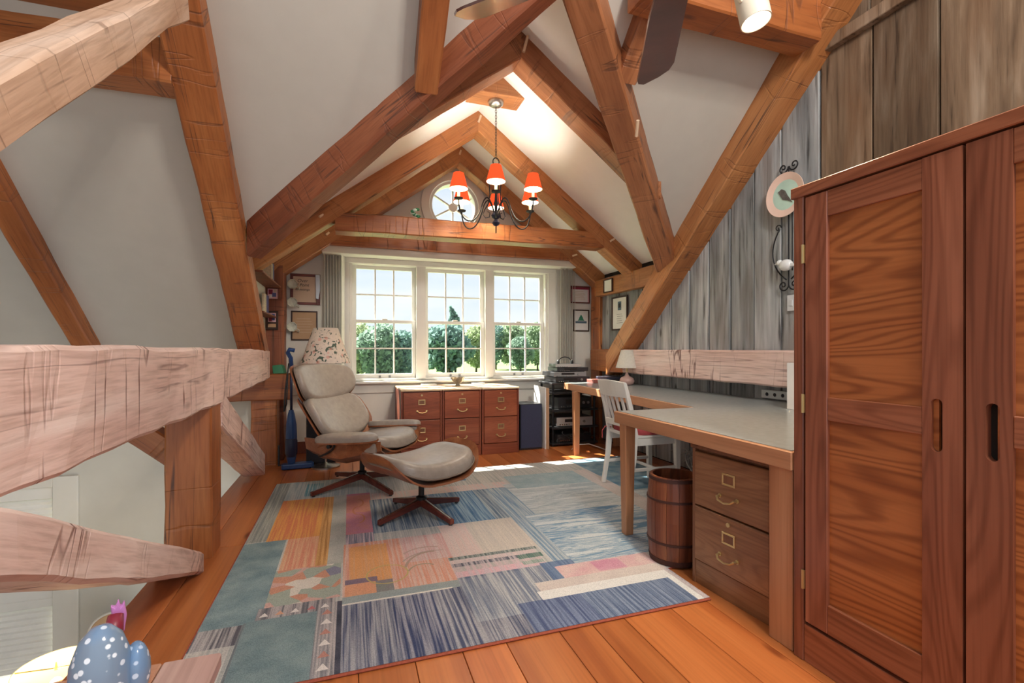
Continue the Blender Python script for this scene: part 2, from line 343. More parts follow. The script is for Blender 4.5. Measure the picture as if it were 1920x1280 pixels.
# ------------------------------------------------------------------ mesh helpers
class MB:
    def __init__(self): self.v = []; self.f = []; self.m = []
    def add(self, vs, fs, mi=0):
        o = len(self.v); self.v += [tuple(p) for p in vs]; self.f += [tuple(i + o for i in q) for q in fs]; self.m += [mi] * len(fs); return self
    def box(self, x0, x1, y0, y1, z0, z1, mi=0):
        p = [(x0, y0, z0), (x1, y0, z0), (x1, y1, z0), (x0, y1, z0), (x0, y0, z1), (x1, y0, z1), (x1, y1, z1), (x0, y1, z1)]
        return self.add(p, [(0, 3, 2, 1), (4, 5, 6, 7), (0, 1, 5, 4), (1, 2, 6, 5), (2, 3, 7, 6), (3, 0, 4, 7)], mi)
    def hexa(self, p, mi=0):
        return self.add(p, [(0, 3, 2, 1), (4, 5, 6, 7), (0, 1, 5, 4), (1, 2, 6, 5), (2, 3, 7, 6), (3, 0, 4, 7)], mi)
    def cyl(self, a, b, r0, r1=None, n=16, caps=True, mi=0):
        r1 = r0 if r1 is None else r1
        a = Vector(a); b = Vector(b); d = (b - a).normalized()
        u = d.orthogonal().normalized(); w_ = d.cross(u)
        vs = []
        for c, r in ((a, r0), (b, r1)):
            for i in range(n):
                t = 2 * math.pi * i / n; vs.append(c + u * (r * math.cos(t)) + w_ * (r * math.sin(t)))
        fs = [(i, (i + 1) % n, n + (i + 1) % n, n + i) for i in range(n)]
        if caps: fs += [tuple(range(n - 1, -1, -1)), tuple(range(n, 2 * n))]
        return self.add(vs, fs, mi)
    def lathe(self, prof, c=(0, 0, 0), n=24, mi=0, cap=True):
        vs = []; k = len(prof)
        for r, z in prof:
            for i in range(n):
                t = 2 * math.pi * i / n; vs.append((c[0] + r * math.cos(t), c[1] + r * math.sin(t), c[2] + z))
        fs = [(j * n + i, j * n + (i + 1) % n, (j + 1) * n + (i + 1) % n, (j + 1) * n + i) for j in range(k - 1) for i in range(n)]
        if cap:
            if prof[0][0] > 1e-5: fs.append(tuple(range(n - 1, -1, -1)))
            if prof[-1][0] > 1e-5: fs.append(tuple((k - 1) * n + i for i in range(n)))
        return self.add(vs, fs, mi)
    def tube(self, pts, r, n=8, closed=False, mi=0):
        pts = [Vector(p) for p in pts]; k = len(pts); vs = []; u = None
        rs = r if isinstance(r, (list, tuple)) else [r] * k
        for i, p in enumerate(pts):
            a = pts[(i - 1) % k] if (closed or i > 0) else p; b = pts[(i + 1) % k] if (closed or i < k - 1) else p
            d = (b - a).normalized()
            if u is None: u = d.orthogonal().normalized()
            else:
                u = u - d * u.dot(d)
                u = u.normalized() if u.length > 1e-6 else d.orthogonal().normalized()
            w_ = d.cross(u)
            for j in range(n):
                t = 2 * math.pi * j / n; vs.append(p + u * (rs[i] * math.cos(t)) + w_ * (rs[i] * math.sin(t)))
        m_ = k if closed else k - 1
        fs = [(i * n + j, i * n + (j + 1) % n, ((i + 1) % k) * n + (j + 1) % n, ((i + 1) % k) * n + j) for i in range(m_) for j in range(n)]
        if not closed: fs += [tuple(range(n - 1, -1, -1)), tuple((k - 1) * n + j for j in range(n))]
        return self.add(vs, fs, mi)
    def prism(self, poly, ax, a, b, mi=0):
        """poly of 2-d points swept along axis ax from a to b (x: points are y,z; y: x,z; z: x,y)"""
        def P(q, t): return (t, q[0], q[1]) if ax == 'x' else (q[0], t, q[1]) if ax == 'y' else (q[0], q[1], t)
        n = len(poly); vs = [P(q, a) for q in poly] + [P(q, b) for q in poly]
        fs = [tuple(range(n - 1, -1, -1)), tuple(range(n, 2 * n))] + [(i, (i + 1) % n, n + (i + 1) % n, n + i) for i in range(n)]
        return self.add(vs, fs, mi)
    def ball(self, c, r, nu=16, nv=10, mi=0):
        r = (r, r, r) if isinstance(r, (int, float)) else r
        vs = [(c[0], c[1], c[2] - r[2])]
        for j in range(1, nv):
            ph = -math.pi / 2 + math.pi * j / nv
            for i in range(nu):
                t = 2 * math.pi * i / nu; vs.append((c[0] + r[0] * math.cos(ph) * math.cos(t), c[1] + r[1] * math.cos(ph) * math.sin(t), c[2] + r[2] * math.sin(ph)))
        vs.append((c[0], c[1], c[2] + r[2])); L = len(vs) - 1
        fs = [(0, 1 + (i + 1) % nu, 1 + i) for i in range(nu)]
        for j in range(nv - 2):
            for i in range(nu): fs.append((1 + j * nu + i, 1 + j * nu + (i + 1) % nu, 1 + (j + 1) * nu + (i + 1) % nu, 1 + (j + 1) * nu + i))
        fs += [(L, 1 + (nv - 2) * nu + i, 1 + (nv - 2) * nu + (i + 1) % nu) for i in range(nu)]
        return self.add(vs, fs, mi)
    def plate_hole(self, rect, hole, ax, a, b, mi=0):
        """rectangular plate with a hole; rect (p0,p1,q0,q1), hole: closed list of 2-d points round its centre"""
        p0, p1, q0, q1 = rect; cx = sum(h[0] for h in hole) / len(hole); cy = sum(h[1] for h in hole) / len(hole)
        ang = [math.atan2(h[1] - cy, h[0] - cx) for h in hole]
        extra = [math.atan2(y - cy, x - cx) for x in (p0, p1) for y in (q0, q1)]
        hs = sorted([(t, h) for t, h in zip(ang, hole)])
        for e in extra:                      # make the corners part of the ring
            k = min(range(len(hs)), key=lambda i: abs(hs[i][0] - e)); hs[k] = (hs[k][0], hs[k][1], e)
        inn = []; outr = []
        for it in hs:
            t = it[2] if len(it) == 3 else it[0]; h = it[1]
            dx, dy = math.cos(t), math.sin(t)
            k = min([((p1 if dx > 0 else p0) - cx) / dx if abs(dx) > 1e-9 else 1e9, ((q1 if dy > 0 else q0) - cy) / dy if abs(dy) > 1e-9 else 1e9])
            inn.append(h); outr.append((cx + dx * k, cy + dy * k))
        def P(q, t): return (t, q[0], q[1]) if ax == 'x' else (q[0], t, q[1]) if ax == 'y' else (q[0], q[1], t)
        n = len(inn); vs = [P(q, a) for q in inn] + [P(q, a) for q in outr] + [P(q, b) for q in inn] + [P(q, b) for q in outr]
        fs = []
        for i in range(n):
            j = (i + 1) % n
            fs += [(i, j, n + j, n + i), (2 * n + i, 3 * n + i, 3 * n + j, 2 * n + j), (i, 2 * n + i, 2 * n + j, j), (n + i, n + j, 3 * n + j, 3 * n + i)]
        return self.add(vs, fs, mi)
    def moved(self, M):
        self.v = [tuple(M @ Vector(p)) for p in self.v]; return self

def mesh_of(name, mb, mats, bevel=0.0, smooth=False, seg=1, fix=True):
    me = bpy.data.meshes.new(name); me.from_pydata(mb.v, [], mb.f)
    for m in (mats if isinstance(mats, (list, tuple)) else [mats]): me.materials.append(MATS[m])
    for p, mi in zip(me.polygons, mb.m): p.material_index = mi
    if fix or bevel:
        bm = bmesh.new(); bm.from_mesh(me)
        if fix: bmesh.ops.recalc_face_normals(bm, faces=bm.faces)
        if bevel:
            ed = [e for e in bm.edges if len(e.link_faces) == 2 and e.calc_face_angle(0) > .6]
            bmesh.ops.bevel(bm, geom=ed, offset=bevel, segments=seg, profile=.6, affect='EDGES', clamp_overlap=True)
        bm.to_mesh(me); bm.free()
    if smooth:
        for p in me.polygons: p.use_smooth = True
        if smooth is not True:
            me.set_sharp_from_angle(angle=R(smooth))
    return me
def tag(o, label=None, cat=None, group=None, kind=None):
    for k, v in (('label', label), ('category', cat), ('group', group), ('kind', kind)):
        if v: o[k] = v
    return o
def empty(name, loc, rotz, label, cat, group=None, kind=None):
    o = bpy.data.objects.new(name, None); col.objects.link(o); o.empty_display_size = .1
    o.location = loc; o.rotation_euler = (0, 0, rotz); return tag(o, label, cat, group, kind)
def part(name, mb, mats, parent, bevel=0.0, smooth=False, world=None, label=None, seg=1, kind=None):
    """mesh under parent, vertices in the parent's frame (or in world space if world gives the thing's location)"""
    if world is not None: mb.v = [(p[0] - world[0], p[1] - world[1], p[2] - world[2]) for p in mb.v]
    o = bpy.data.objects.new(name, mesh_of(name, mb, mats, bevel, smooth, seg)); col.objects.link(o)
    o.parent = parent
    return tag(o, label, kind=kind)
def solo(name, mb, mats, label=None, cat=None, bevel=0.0, smooth=False, group=None, kind=None, seg=1):
    """top-level thing that is one mesh, its origin at the middle of its base"""
    xs, ys, zs = zip(*mb.v); c = ((min(xs) + max(xs)) / 2, (min(ys) + max(ys)) / 2, min(zs))
    mb.v = [(p[0] - c[0], p[1] - c[1], p[2] - c[2]) for p in mb.v]
    o = bpy.data.objects.new(name, mesh_of(name, mb, mats, bevel, smooth, seg)); col.objects.link(o); o.location = c
    return tag(o, label, cat, group, kind)
def child_copy(o, parent, loc=None):
    c = o.copy(); col.objects.link(c); c.parent = parent
    if loc is not None: c.location = loc
    return c
def bez(p0, p1, p2, p3, n=12):
    P = [Vector(p) for p in (p0, p1, p2, p3)]
    return [P[0] * (1 - t) ** 3 + P[1] * 3 * t * (1 - t) ** 2 + P[2] * 3 * t * t * (1 - t) + P[3] * t ** 3 for t in [i / n for i in range(n + 1)]]

def timber(name, label, cat, rings, mat, chamfer=.010, jit=.004, step=.16, pegs=()):
    """hewn timber lofted through 4-point rings (world space); local x runs along it"""
    rings = [[Vector(p) for p in r] for r in rings]
    full = []
    for a, b in zip(rings[:-1], rings[1:]):
        L = (sum(b, Vector()) / 4 - sum(a, Vector()) / 4).length; n = max(1, int(L / step))
        for i in range(n): full.append([p.lerp(q, i / n) for p, q in zip(a, b)])
    full.append(rings[-1])
    c0 = sum(full[0], Vector()) / 4; c1 = sum(full[-1], Vector()) / 4
    x = (c1 - c0).normalized(); zt = full[0][3] - full[0][0]; y = zt.cross(x).normalized(); z = x.cross(y)
    M = Matrix((x, y, z)).transposed().to_4x4(); M.translation = c0; Mi = M.inverted()
    mb = MB(); vs = []; k = len(full); rr = random.Random(name + label)
    for i, r in enumerate(full):
        off = [Vector((rr.uniform(-jit, jit), rr.uniform(-jit, jit), rr.uniform(-jit, jit))) for _ in range(4)]
        if i in (0, k - 1): off = [Vector()] * 4
        rq = [p + o for p, o in zip(r, off)]
        for j in range(4):
            p, a, b = rq[j], rq[j - 1], rq[(j + 1) % 4]
            vs.append(Mi @ (p + (a - p).normalized() * chamfer)); vs.append(Mi @ (p + (b - p).normalized() * chamfer))
    fs = [(i * 8 + j, i * 8 + (j + 1) % 8, (i + 1) * 8 + (j + 1) % 8, (i + 1) * 8 + j) for i in range(k - 1) for j in range(8)]
    fs += [tuple(range(7, -1, -1)), tuple((k - 1) * 8 + j for j in range(8))]
    mb.add(vs, fs)
    o = bpy.data.objects.new(name, mesh_of(name, mb, mat)); col.objects.link(o); o.matrix_world = M
    tag(o, label, cat)
    for a, b in pegs:
        pm = MB().cyl(Mi @ Vector(a), Mi @ Vector(b), .011, n=8); part('peg', pm, 'peg_wood', o, label='pale wooden peg')
    return o
def ring_y(y, x0, x1, z0, z1): return [(x0, y, z0), (x1, y, z0), (x1, y, z1), (x0, y, z1)]
def ring_x(x, y0, y1, z0, z1): return [(x, y0, z0), (x, y1, z0), (x, y1, z1), (x, y0, z1)]
def ring_z(z, x0, x1, y0, y1): return [(x0, y0, z), (x1, y0, z), (x1, y1, z), (x0, y1, z)]

# ------------------------------------------------------------------ the building: planes
def zm(y): return 1.13 + .9 * (4.84 - y)                 # main roof, rising towards the room
XC = 1.2
def zd(x): return 3.477 - .745 * abs(x - XC)             # dormer roof
XL, XR, XW, YW = -.70, 2.84, 3.04, 5.65                  # left bent, right rafter face, board wall, window wall

# floor: planks along y
fl = solo('floor', MB().box(-.93, 3.05, -1.5, 5.8, -.22, -.021), 'lower_floor', kind='structure')
fl['label'] = 'orange pine plank floor of the loft'
edges = [-.93, -.76, -.55, -.36, -.17, .03, .226, .401, .573, .797, .945, 1.094, 1.33, 1.52, 1.74, 1.96, 2.2, 2.42, 2.66, 2.86, 3.03]
fx, fy, fz = fl.location
for i, (a, b) in enumerate(zip(edges[:-1], edges[1:])):
    cuts = [-1.5] + sorted(rnd.uniform(-.2, 4.9) for _ in range(2)) + [5.64]
    if .2 < a < 1.4: cuts = [-1.5, .35 + .12 * (i % 3), rnd.uniform(3.0, 4.6), 5.64]
    for c, d in zip(cuts[:-1], cuts[1:]):
        if d - c < .15: continue
        part('plank', MB().box(a + .0012, b - .0012, c + .001, d - .001, -.021, 0), 'pine_floor', fl, bevel=.0016, world=(fx, fy, fz))

# window wall with three-window opening and round opening
OPX0, OPX1, OPZ0, OPZ1 = -.005, 2.545, .77, 2.13
RC, RR = (1.19, 2.85), .30
wb = MB()
wb.box(-1.0, 3.2, YW, YW + .16, -.2, OPZ0); wb.box(-1.0, OPX0, YW, YW + .16, OPZ0, OPZ1); wb.box(OPX1, 3.2, YW, YW + .16, OPZ0, OPZ1)
wb.box(-1.0, 3.2, YW, YW + .16, OPZ1, 2.5)
wb.plate_hole((RC[0] - .36, RC[0] + .36, 2.5, 3.2), [(RC[0] + RR * math.cos(t), RC[1] + RR * math.sin(t)) for t in [2 * math.pi * i / 48 + .01 for i in range(48)]], 'y', YW, YW + .16)
wb.prism([(-1.0, 2.5), (RC[0] - .36, 2.5), (RC[0] - .36, 3.2), (-.15, 2.6), (-1.0, 2.5)][:4], 'y', YW, YW + .16)
wb.prism([(RC[0] + .36, 2.5), (3.2, 2.5), (2.6, 2.6), (RC[0] + .36, 3.2)], 'y', YW, YW + .16)
wb.prism([(RC[0] - .36, 3.2), (RC[0] + .36, 3.2), (1.2, 3.7)], 'y', YW, YW + .16)
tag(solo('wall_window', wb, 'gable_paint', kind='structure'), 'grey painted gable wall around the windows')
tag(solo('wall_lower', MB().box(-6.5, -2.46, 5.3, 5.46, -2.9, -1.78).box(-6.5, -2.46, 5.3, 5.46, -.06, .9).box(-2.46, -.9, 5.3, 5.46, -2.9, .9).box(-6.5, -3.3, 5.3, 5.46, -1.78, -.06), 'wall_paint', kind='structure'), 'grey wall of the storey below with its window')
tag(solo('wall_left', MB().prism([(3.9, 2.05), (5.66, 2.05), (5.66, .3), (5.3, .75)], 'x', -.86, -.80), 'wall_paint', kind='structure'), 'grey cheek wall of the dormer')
tag(solo('floor_lower', MB().box(-6.5, -.95, -4, 5.3, -2.95, -2.9), 'lower_floor', kind='structure'), 'brown floor of the storey below')
# baseboards
tag(solo('baseboard_window', MB().box(-.95, 3.0, YW - .018, YW, 0, .13), 'cherry_carcass', kind='structure', bevel=.003), 'brown baseboard under the window')

tag(solo('wall_sky_block', MB().box(-5.2, -5.05, -4, 5.5, -2.9, 4.0), 'wall_paint', kind='structure'), 'unseen grey wall added to block sky light from the stairwell')  # out of view, added to keep sky light from the left out
# ceilings
def slab(name, poly, zf, t, mat, label):
    mb = MB(); n = len(poly)
    vs = [(x, y, zf(x, y)) for x, y in poly] + [(x, y, zf(x, y) + t) for x, y in poly]
    mb.add(vs, [tuple(range(n - 1, -1, -1)), tuple(range(n, 2 * n))] + [(i, (i + 1) % n, n + (i + 1) % n, n + i) for i in range(n)])
    return tag(solo(name, mb, mat, kind='structure'), label)
VL0, VR0, VA = (-.80, 4.05), (3.1, 4.03), (1.2, 2.42)
slab('ceiling_main_left', [(-6.5, 5.5), (-.83, 5.5), (-.83, 4.08), VA, (1.2, .35), (-6.5, .35)], lambda x, y: zm(y), .14, 'ceiling_shaded', 'shade-greyed sloping main ceiling beyond the open stairwell')
slab('ceiling_main_right', [VA, (3.2, 4.12), (3.2, .35), (1.2, .35)], lambda x, y: zm(y), .14, 'ceiling_shaded', 'shade-greyed sloping main ceiling beside the barn-board wall')
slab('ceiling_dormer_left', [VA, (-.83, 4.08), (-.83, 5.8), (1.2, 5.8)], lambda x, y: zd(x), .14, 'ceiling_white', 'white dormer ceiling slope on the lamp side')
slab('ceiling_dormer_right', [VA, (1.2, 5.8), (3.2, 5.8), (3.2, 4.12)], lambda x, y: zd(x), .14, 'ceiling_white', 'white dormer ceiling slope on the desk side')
lc = tag(solo('ceiling_loft', MB().box(-6.5, -.92, .4, 3.0, 2.84, 2.9), 'lower_floor', kind='structure'), 'plank ceiling of the upper loft')
lx, ly, lz = lc.location
for i in range(14):
    y0 = .4 + i * .186
    part('board', MB().box(-6.4, -.92, y0 + .002, y0 + .184, 2.815 + .006 * (i % 2), 2.84), 'loft_board', lc, bevel=.002, world=(lx, ly, lz))

# barn-board wall on the right
wr = tag(solo('wall_right', MB().box(XW + .035, XW + .14, -1.5, 5.8, -.2, 4.9), 'dark_hole', kind='structure'), 'weathered barn-board wall behind the desk')
wx, wy, wz = wr.location
def ht(y): return max(zm(y) + .05, 2.03)
js = [5.64, 5.42, 5.2, 4.97, 4.74, 4.5, 4.26, 4.0, 3.731, 3.476, 3.223, 2.976, 2.722, 2.415, 2.063, 1.712, 1.36, 1.02, .70, .35, 0, -.4, -.8, -1.2]
for i, (b, a) in enumerate(zip(js[:-1], js[1:])):
    t = rnd.uniform(0, .012); g = rnd.uniform(.004, .010); warm = b < 2.5
    zt = min(zm(a), 4.8)
    top = min(3.13, zm(b)) if warm else zm(b)
    mb = MB()
    if warm: mb.box(XW + t, XW + .035, a + g, b - g, 0, 3.13)
    else: mb.hexa([(XW + t, a + g, 0), (XW + .035, a + g, 0), (XW + .035, b - g, 0), (XW + t, b - g, 0), (XW + t, a + g, ht(a)), (XW + .035, a + g, ht(a)), (XW + .035, b - g, ht(b)), (XW + t, b - g, ht(b))])
    part('board', mb, 'barn_spot_warm' if warm else 'barn_grey', wr, bevel=.003, world=(wx, wy, wz))  # nearer boards carry the painted spotlight warmth
k = 2.42
while k > -1.2:
    wd = rnd.uniform(.12, .2)
    part('board', MB().box(XW + rnd.uniform(-.004, .008), XW + .035, k - wd + .003, k - .003, 3.13, min(4.8, zm(k))), 'barn_spot_warm', wr, bevel=.003, world=(wx, wy, wz)); k -= wd
tag(solo('trim_batten', MB().box(XW - .045, XW + .01, -1.2, 2.43, 3.12, 3.20), 'barn_spot_warm', kind='structure', bevel=.004), 'grey horizontal batten across the barn boards')

# ------------------------------------------------------------------ timbers
timber('timber_rafter', 'massive orange hewn rafter rising from the end of the pale rail', 'rafter',
       [ring_y(y, -.91, XL, zm(y) - .19, zm(y) + .03) for y in (4.86, 1.7)], 'timber_orange')
timber('timber_rafter', 'honey rafter sloping up against the grey barn boards', 'rafter',
       [ring_y(y, XR, XW + .03, zm(y) - (.22 if y > 3 else .26), zm(y) + .03) for y in (4.93, 3.0, 1.7)], 'timber_honey')
timber('timber_rafter', 'narrow rafter on the grey ceiling over the stairwell', 'rafter',
       [ring_y(y, -2.06, -1.93, zm(y) - .15, zm(y) + .03) for y in (5.25, 2.9)], 'timber_orange')
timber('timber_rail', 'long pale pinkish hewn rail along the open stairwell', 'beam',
       [ring_y(.25, -.92, XL, .80, 1.145), ring_y(3.3, -.92, XL, .822, 1.135), ring_y(4.92, -.90, XL, .86, 1.125)], 'timber_sheen', chamfer=.014, jit=.007)
timber('timber_post', 'thick orange post standing under the pale rail', 'post',
       [ring_z(-.05, -.925, XL - .005, 2.97, 3.16), ring_z(.825, -.925, XL - .005, 2.97, 3.16)], 'timber_orange')
timber('timber_post', 'orange post under the eave beam beside the blue vacuum', 'post',
       [ring_z(0, -.90, -.67, 5.16, 5.34), ring_z(.645, -.90, -.67, 5.16, 5.34)], 'timber_orange')
timber('timber_beam', 'orange eave beam behind the lounge chair carrying a green block', 'beam',
       [ring_x(-5.0, 5.1, 5.29, .64, .895), ring_x(-.545, 5.1, 5.29, .64, .895)], 'timber_orange')
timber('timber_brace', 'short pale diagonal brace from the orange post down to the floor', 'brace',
       [ring_y(3.17, -.88, XL, .68, .90), ring_y(4.66, -.88, XL, .03, .22)], 'timber_sheen')
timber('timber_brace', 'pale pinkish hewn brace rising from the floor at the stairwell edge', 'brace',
       [ring_y(2.80, -.91, XL, -.01, .105), ring_y(2.0, -.91, XL, .32, .477), ring_y(1.18, -.91, XL, .69, .855)], 'timber_sheen', chamfer=.014, jit=.008)
cl = [(1.0, 1.22), (1.306, 1.531), (1.492, 1.70), (1.759, 1.929), (1.965, 2.111), (2.313, 2.444), (2.577, 2.646)]
cu = [(.80, 1.25), (1.306, 1.706), (1.444, 1.838), (1.623, 1.993), (1.903, 2.236), (2.154, 2.457), (2.52, 2.84)]
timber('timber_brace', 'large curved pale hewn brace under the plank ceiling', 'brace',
       [[(-.80, a[0], a[1]), (XL, a[0], a[1]), (XL, b[0], b[1]), (-.80, b[0], b[1])] for a, b in zip(cl, cu)], 'timber_sheen_tan', chamfer=.012, jit=.004)
timber('timber_brace', 'small knee brace on the outer side of the orange post', 'brace',
       [[(-.92, 3.0, .50), (-.92, 3.12, .50), (-.92, 3.12, .66), (-.92, 3.0, .66)], [(-1.5, 3.0, .98), (-1.5, 3.12, .98), (-1.5, 3.12, 1.14), (-1.5, 3.0, 1.14)]], 'timber_orange')
timber('timber_purlin', 'orange purlin carrying the plank ceiling over the stairwell', 'beam',
       [ring_x(-6.0, 3.0, 3.2, 2.555, 2.80), ring_x(-.90, 3.0, 3.2, 2.555, 2.80)], 'timber_orange')
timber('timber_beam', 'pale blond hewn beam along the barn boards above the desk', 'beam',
       [ring_y(.6, XR, XW, .86, 1.115), ring_y(4.57, XR, XW, .875, 1.13)], 'timber_sheen', chamfer=.012)  # blond tone is reflected window light painted into the timber
timber('timber_beam', 'short orange wall plate under the corner post by the audio rack', 'beam',
       [ring_y(4.58, XR + .01, XW, .87, 1.132), ring_y(5.36, XR + .03, XW, .87, 1.132)], 'timber_orange')
def valley(label, A, B, hw, deps, ends, mat, pegs=()):
    """A, B: plan points of the room-side face; hw half its width; deps how far it hangs below the main ceiling"""
    A = Vector((*A, 0)); d = (Vector((*B, 0)) - A).normalized(); n = Vector((d.y, -d.x, 0))
    if n.dot(-A) < 0: n = -n
    rs = []
    for x, dep in zip(ends, deps):
        f_ = A + d * ((x - A.x) / d.x); bk = f_ - n * 2 * hw; zb = zm(f_.y) - dep; zt = zd((f_.x + bk.x) / 2) + .04
        rs.append([(bk.x, bk.y, zb), (f_.x, f_.y, zb), (f_.x, f_.y, zt), (bk.x, bk.y, zt)])
    return timber('valley_rafter', label, 'rafter', rs, mat, pegs=pegs, chamfer=.012)
valley('massive reddish valley rafter crossing above the lounge chair side of the dormer', (-.682, 3.817), (.401, 2.941), .066, (.25, .22, .17), (-.69, .2, 1.2), 'timber_red')
valley('brown valley rafter meeting the honey rafter above the desk', (2.813, 3.67), (1.465, 2.518), .10, (.20, .20, .20), (2.95, 2.0, 1.2), 'timber_brown', pegs=[((1.90, 2.88, 2.62), (1.86, 2.80, 2.69))])
timber('jack_rafter', 'short jack rafter landing on the reddish valley rafter', 'rafter',
       [ring_y(y, .37, .51, zm(y) - .2, zm(y) + .03) for y in (2.90, 1.0)], 'timber_orange')
timber('jack_rafter', 'short jack rafter behind the dark fan blade', 'rafter',
       [ring_y(y, 1.66, 1.80, zm(y) - .15, zm(y) + .03) for y in (2.73, 1.0)], 'timber_brown')
timber('timber_purlin', 'dark orange purlin meeting the top of the honey rafter', 'beam',
       [ring_x(1.55, 2.24, 2.44, 3.10, 3.45), ring_x(2.845, 2.24, 2.44, 3.10, 3.45)], 'timber_orange')
def frame_rafters(y0, y1, xl, xr, mat, names, pegs_l=(), pegs_r=()):
    for xe, lb, pg in ((xl, names[0], pegs_l), (xr, names[1], pegs_r)):
        timber('dormer_rafter', lb, 'rafter', [ring_x(x, y0, y1, zd(x) - .2, zd(x) + .02) for x in ((XC, xe) if xe < XC else (XC + .001, xe))], mat, pegs=pg, chamfer=.008)
frame_rafters(3.31, 3.50, .10, 2.42, 'timber_brown', ('dormer rafter of the nearest peak, on the reddish valley rafter side', 'dormer rafter of the nearest peak, running down to the brown valley rafter'),
              pegs_r=[((1.215, 3.302, 3.32), (1.245, 3.296, 3.44))])
frame_rafters(4.55, 4.74, -.78, 3.15, 'timber_honey', ('middle dormer rafter sloping down over the lounge chair side', 'middle dormer rafter sloping down to the barn-board wall'),
              pegs_l=[((-.25, 4.54, 2.30), (-.22, 4.56, 2.33))], pegs_r=[((1.2, 4.545, 3.36), (1.225, 4.54, 3.43)), ((2.67, 4.545, 2.30), (2.72, 4.54, 2.33))])
frame_rafters(5.37, 5.57, -.80, 3.15, 'timber_honey', ('farthest dormer rafter against the gable, above the framed certificates with cups', 'farthest dormer rafter against the gable, ending by the audio rack corner'),
              pegs_l=[((-.23, 5.36, 2.33), (-.2, 5.365, 2.36))], pegs_r=[((1.195, 5.362, 3.36), (1.21, 5.36, 3.41)), ((2.62, 5.362, 2.29), (2.68, 5.36, 2.31))])
timber('collar_beam', 'nearer collar beam across the dormer with the green figure on it', 'beam',
       [ring_x(-.12, 4.55, 4.74, 2.195, 2.365), ring_x(2.60, 4.55, 4.74, 2.225, 2.395)], 'timber_orange')
timber('collar_beam', 'farther collar beam against the gable just above the white valance', 'beam',
       [ring_x(-.2, 5.372, 5.57, 2.235, 2.41), ring_x(2.63, 5.372, 5.57, 2.235, 2.41)], 'timber_orange')
timber('timber_plate', 'dormer eave plate above the barn boards carrying a small white frame', 'beam',
       [ring_y(4.1, 2.95, 3.1, 1.80, 2.0), ring_y(5.4, 2.95, 3.1, 1.80, 2.0)], 'timber_honey')
timber('timber_plate', 'dormer eave plate behind the rafter at the stairwell', 'beam',
       [ring_y(4.1, -.95, -.825, 1.80, 2.0), ring_y(5.4, -.95, -.825, 1.80, 2.0)], 'timber_orange')
timber('corner_post', 'reddish corner post hung with two small pictures', 'post',
       [ring_z(.0, -.84, -.635, 5.37, 5.60), ring_z(1.99, -.84, -.635, 5.37, 5.60)], 'timber_red')
timber('corner_post', 'orange corner post between the framed certificates and the barn boards', 'post',
       [ring_z(.0, 3.0, 3.10, 5.37, 5.60), ring_z(1.99, 3.0, 3.10, 5.37, 5.60)], 'timber_orange')
rb = MB().prism([(XC - .245, 3.30), (XC + .275, 3.30), (XC, 3.49)], 'y', 3.875, 4.10)
solo('ridge_block', rb, 'timber_honey', 'triangular wooden ridge block that the chandelier hangs from', 'block', bevel=.004)
# ------------------------------------------------------------------ windows
UN = [(.0, .775), (.815, 1.61), (1.645, 2.405)]
def sash(parent, x0, x1, z0, z1, y, st, br, tr):
    mb = MB()
    mb.box(x0, x0 + st, y, y + .035, z0, z1).box(x1 - st, x1, y, y + .035, z0, z1)
    mb.box(x0 + st, x1 - st, y, y + .035, z0, z0 + br).box(x0 + st, x1 - st, y, y + .035, z1 - tr, z1)
    s = part('sash', mb, 'trim_white', parent, bevel=.002)
    gx0, gx1, gz0, gz1 = x0 + st, x1 - st, z0 + br, z1 - tr
    for i in (1, 2):
        x = gx0 + (gx1 - gx0) * i / 3
        part('muntin', MB().box(x - .008, x + .008, y + .004, y + .03, gz0, gz1), 'trim_white', s)
    z = (gz0 + gz1) / 2
    part('muntin', MB().box(gx0, gx1, y + .005, y + .029, z - .008, z + .008), 'trim_white', s)
    for i in range(3):
        for j in range(2):
            a = gx0 + (gx1 - gx0) * i / 3; b = gx0 + (gx1 - gx0) * (i + 1) / 3; c = gz0 + (gz1 - gz0) * j / 2; d = gz0 + (gz1 - gz0) * (j + 1) / 2
            part('pane', MB().box(a, b, y + .016, y + .019, c, d), 'pane_glass', s)
    return s
for k, (a, b) in enumerate(UN):
    t = empty('window_%d' % (k + 1), (0, 0, 0), 0, ('white double-hung window nearest the floral lamp', 'white double-hung middle window behind the silver bowl', 'white double-hung window nearest the audio rack')[k], 'window', kind='structure')
    mb = MB().box(a, a + .03, YW + .0, YW + .14, .775, 2.12).box(b - .03, b, YW + .0, YW + .14, .775, 2.12).box(a + .03, b - .03, YW, YW + .14, 2.095, 2.12).box(a + .03, b - .03, YW, YW + .14, .775, .80)
    part('frame', mb, 'trim_white', t, bevel=.003)
    sash(t, a + .03, b - .03, 1.435, 2.095, YW + .085, .045, .035, .04)
    lo = sash(t, a + .03, b - .03, .80, 1.47, YW + .045, .045, .05, .035)
    xc = (a + b) / 2
    part('sash_lock', MB().box(xc - .03, xc + .03, YW + .03, YW + .075, 1.47, 1.485), 'trim_cream', t, bevel=.003)
    for s in (-1, 1): part('lift', MB().box(xc + s * .055 - .012, xc + s * .055 + .012, YW + .03, YW + .045, .81, .832), 'grey_plastic', t, bevel=.002)
for i, (x0, x1) in enumerate(((.775, .815), (1.61, 1.645))):
    tag(solo('trim_%d' % (i + 1), MB().box(x0 - .035, x1 + .035, YW - .022, YW, .79, 2.12).box(x0, x1, YW, YW + .14, .775, 2.12), 'trim_white', kind='structure', bevel=.003), ('white mullion beside the middle window, lamp side', 'white mullion beside the middle window, rack side')[i])
tag(solo('trim_3', MB().box(-.06, .0, YW - .025, YW, .75, 2.16), 'trim_white', kind='structure', bevel=.004), 'white side casing by the gathered blind and floral lamp')
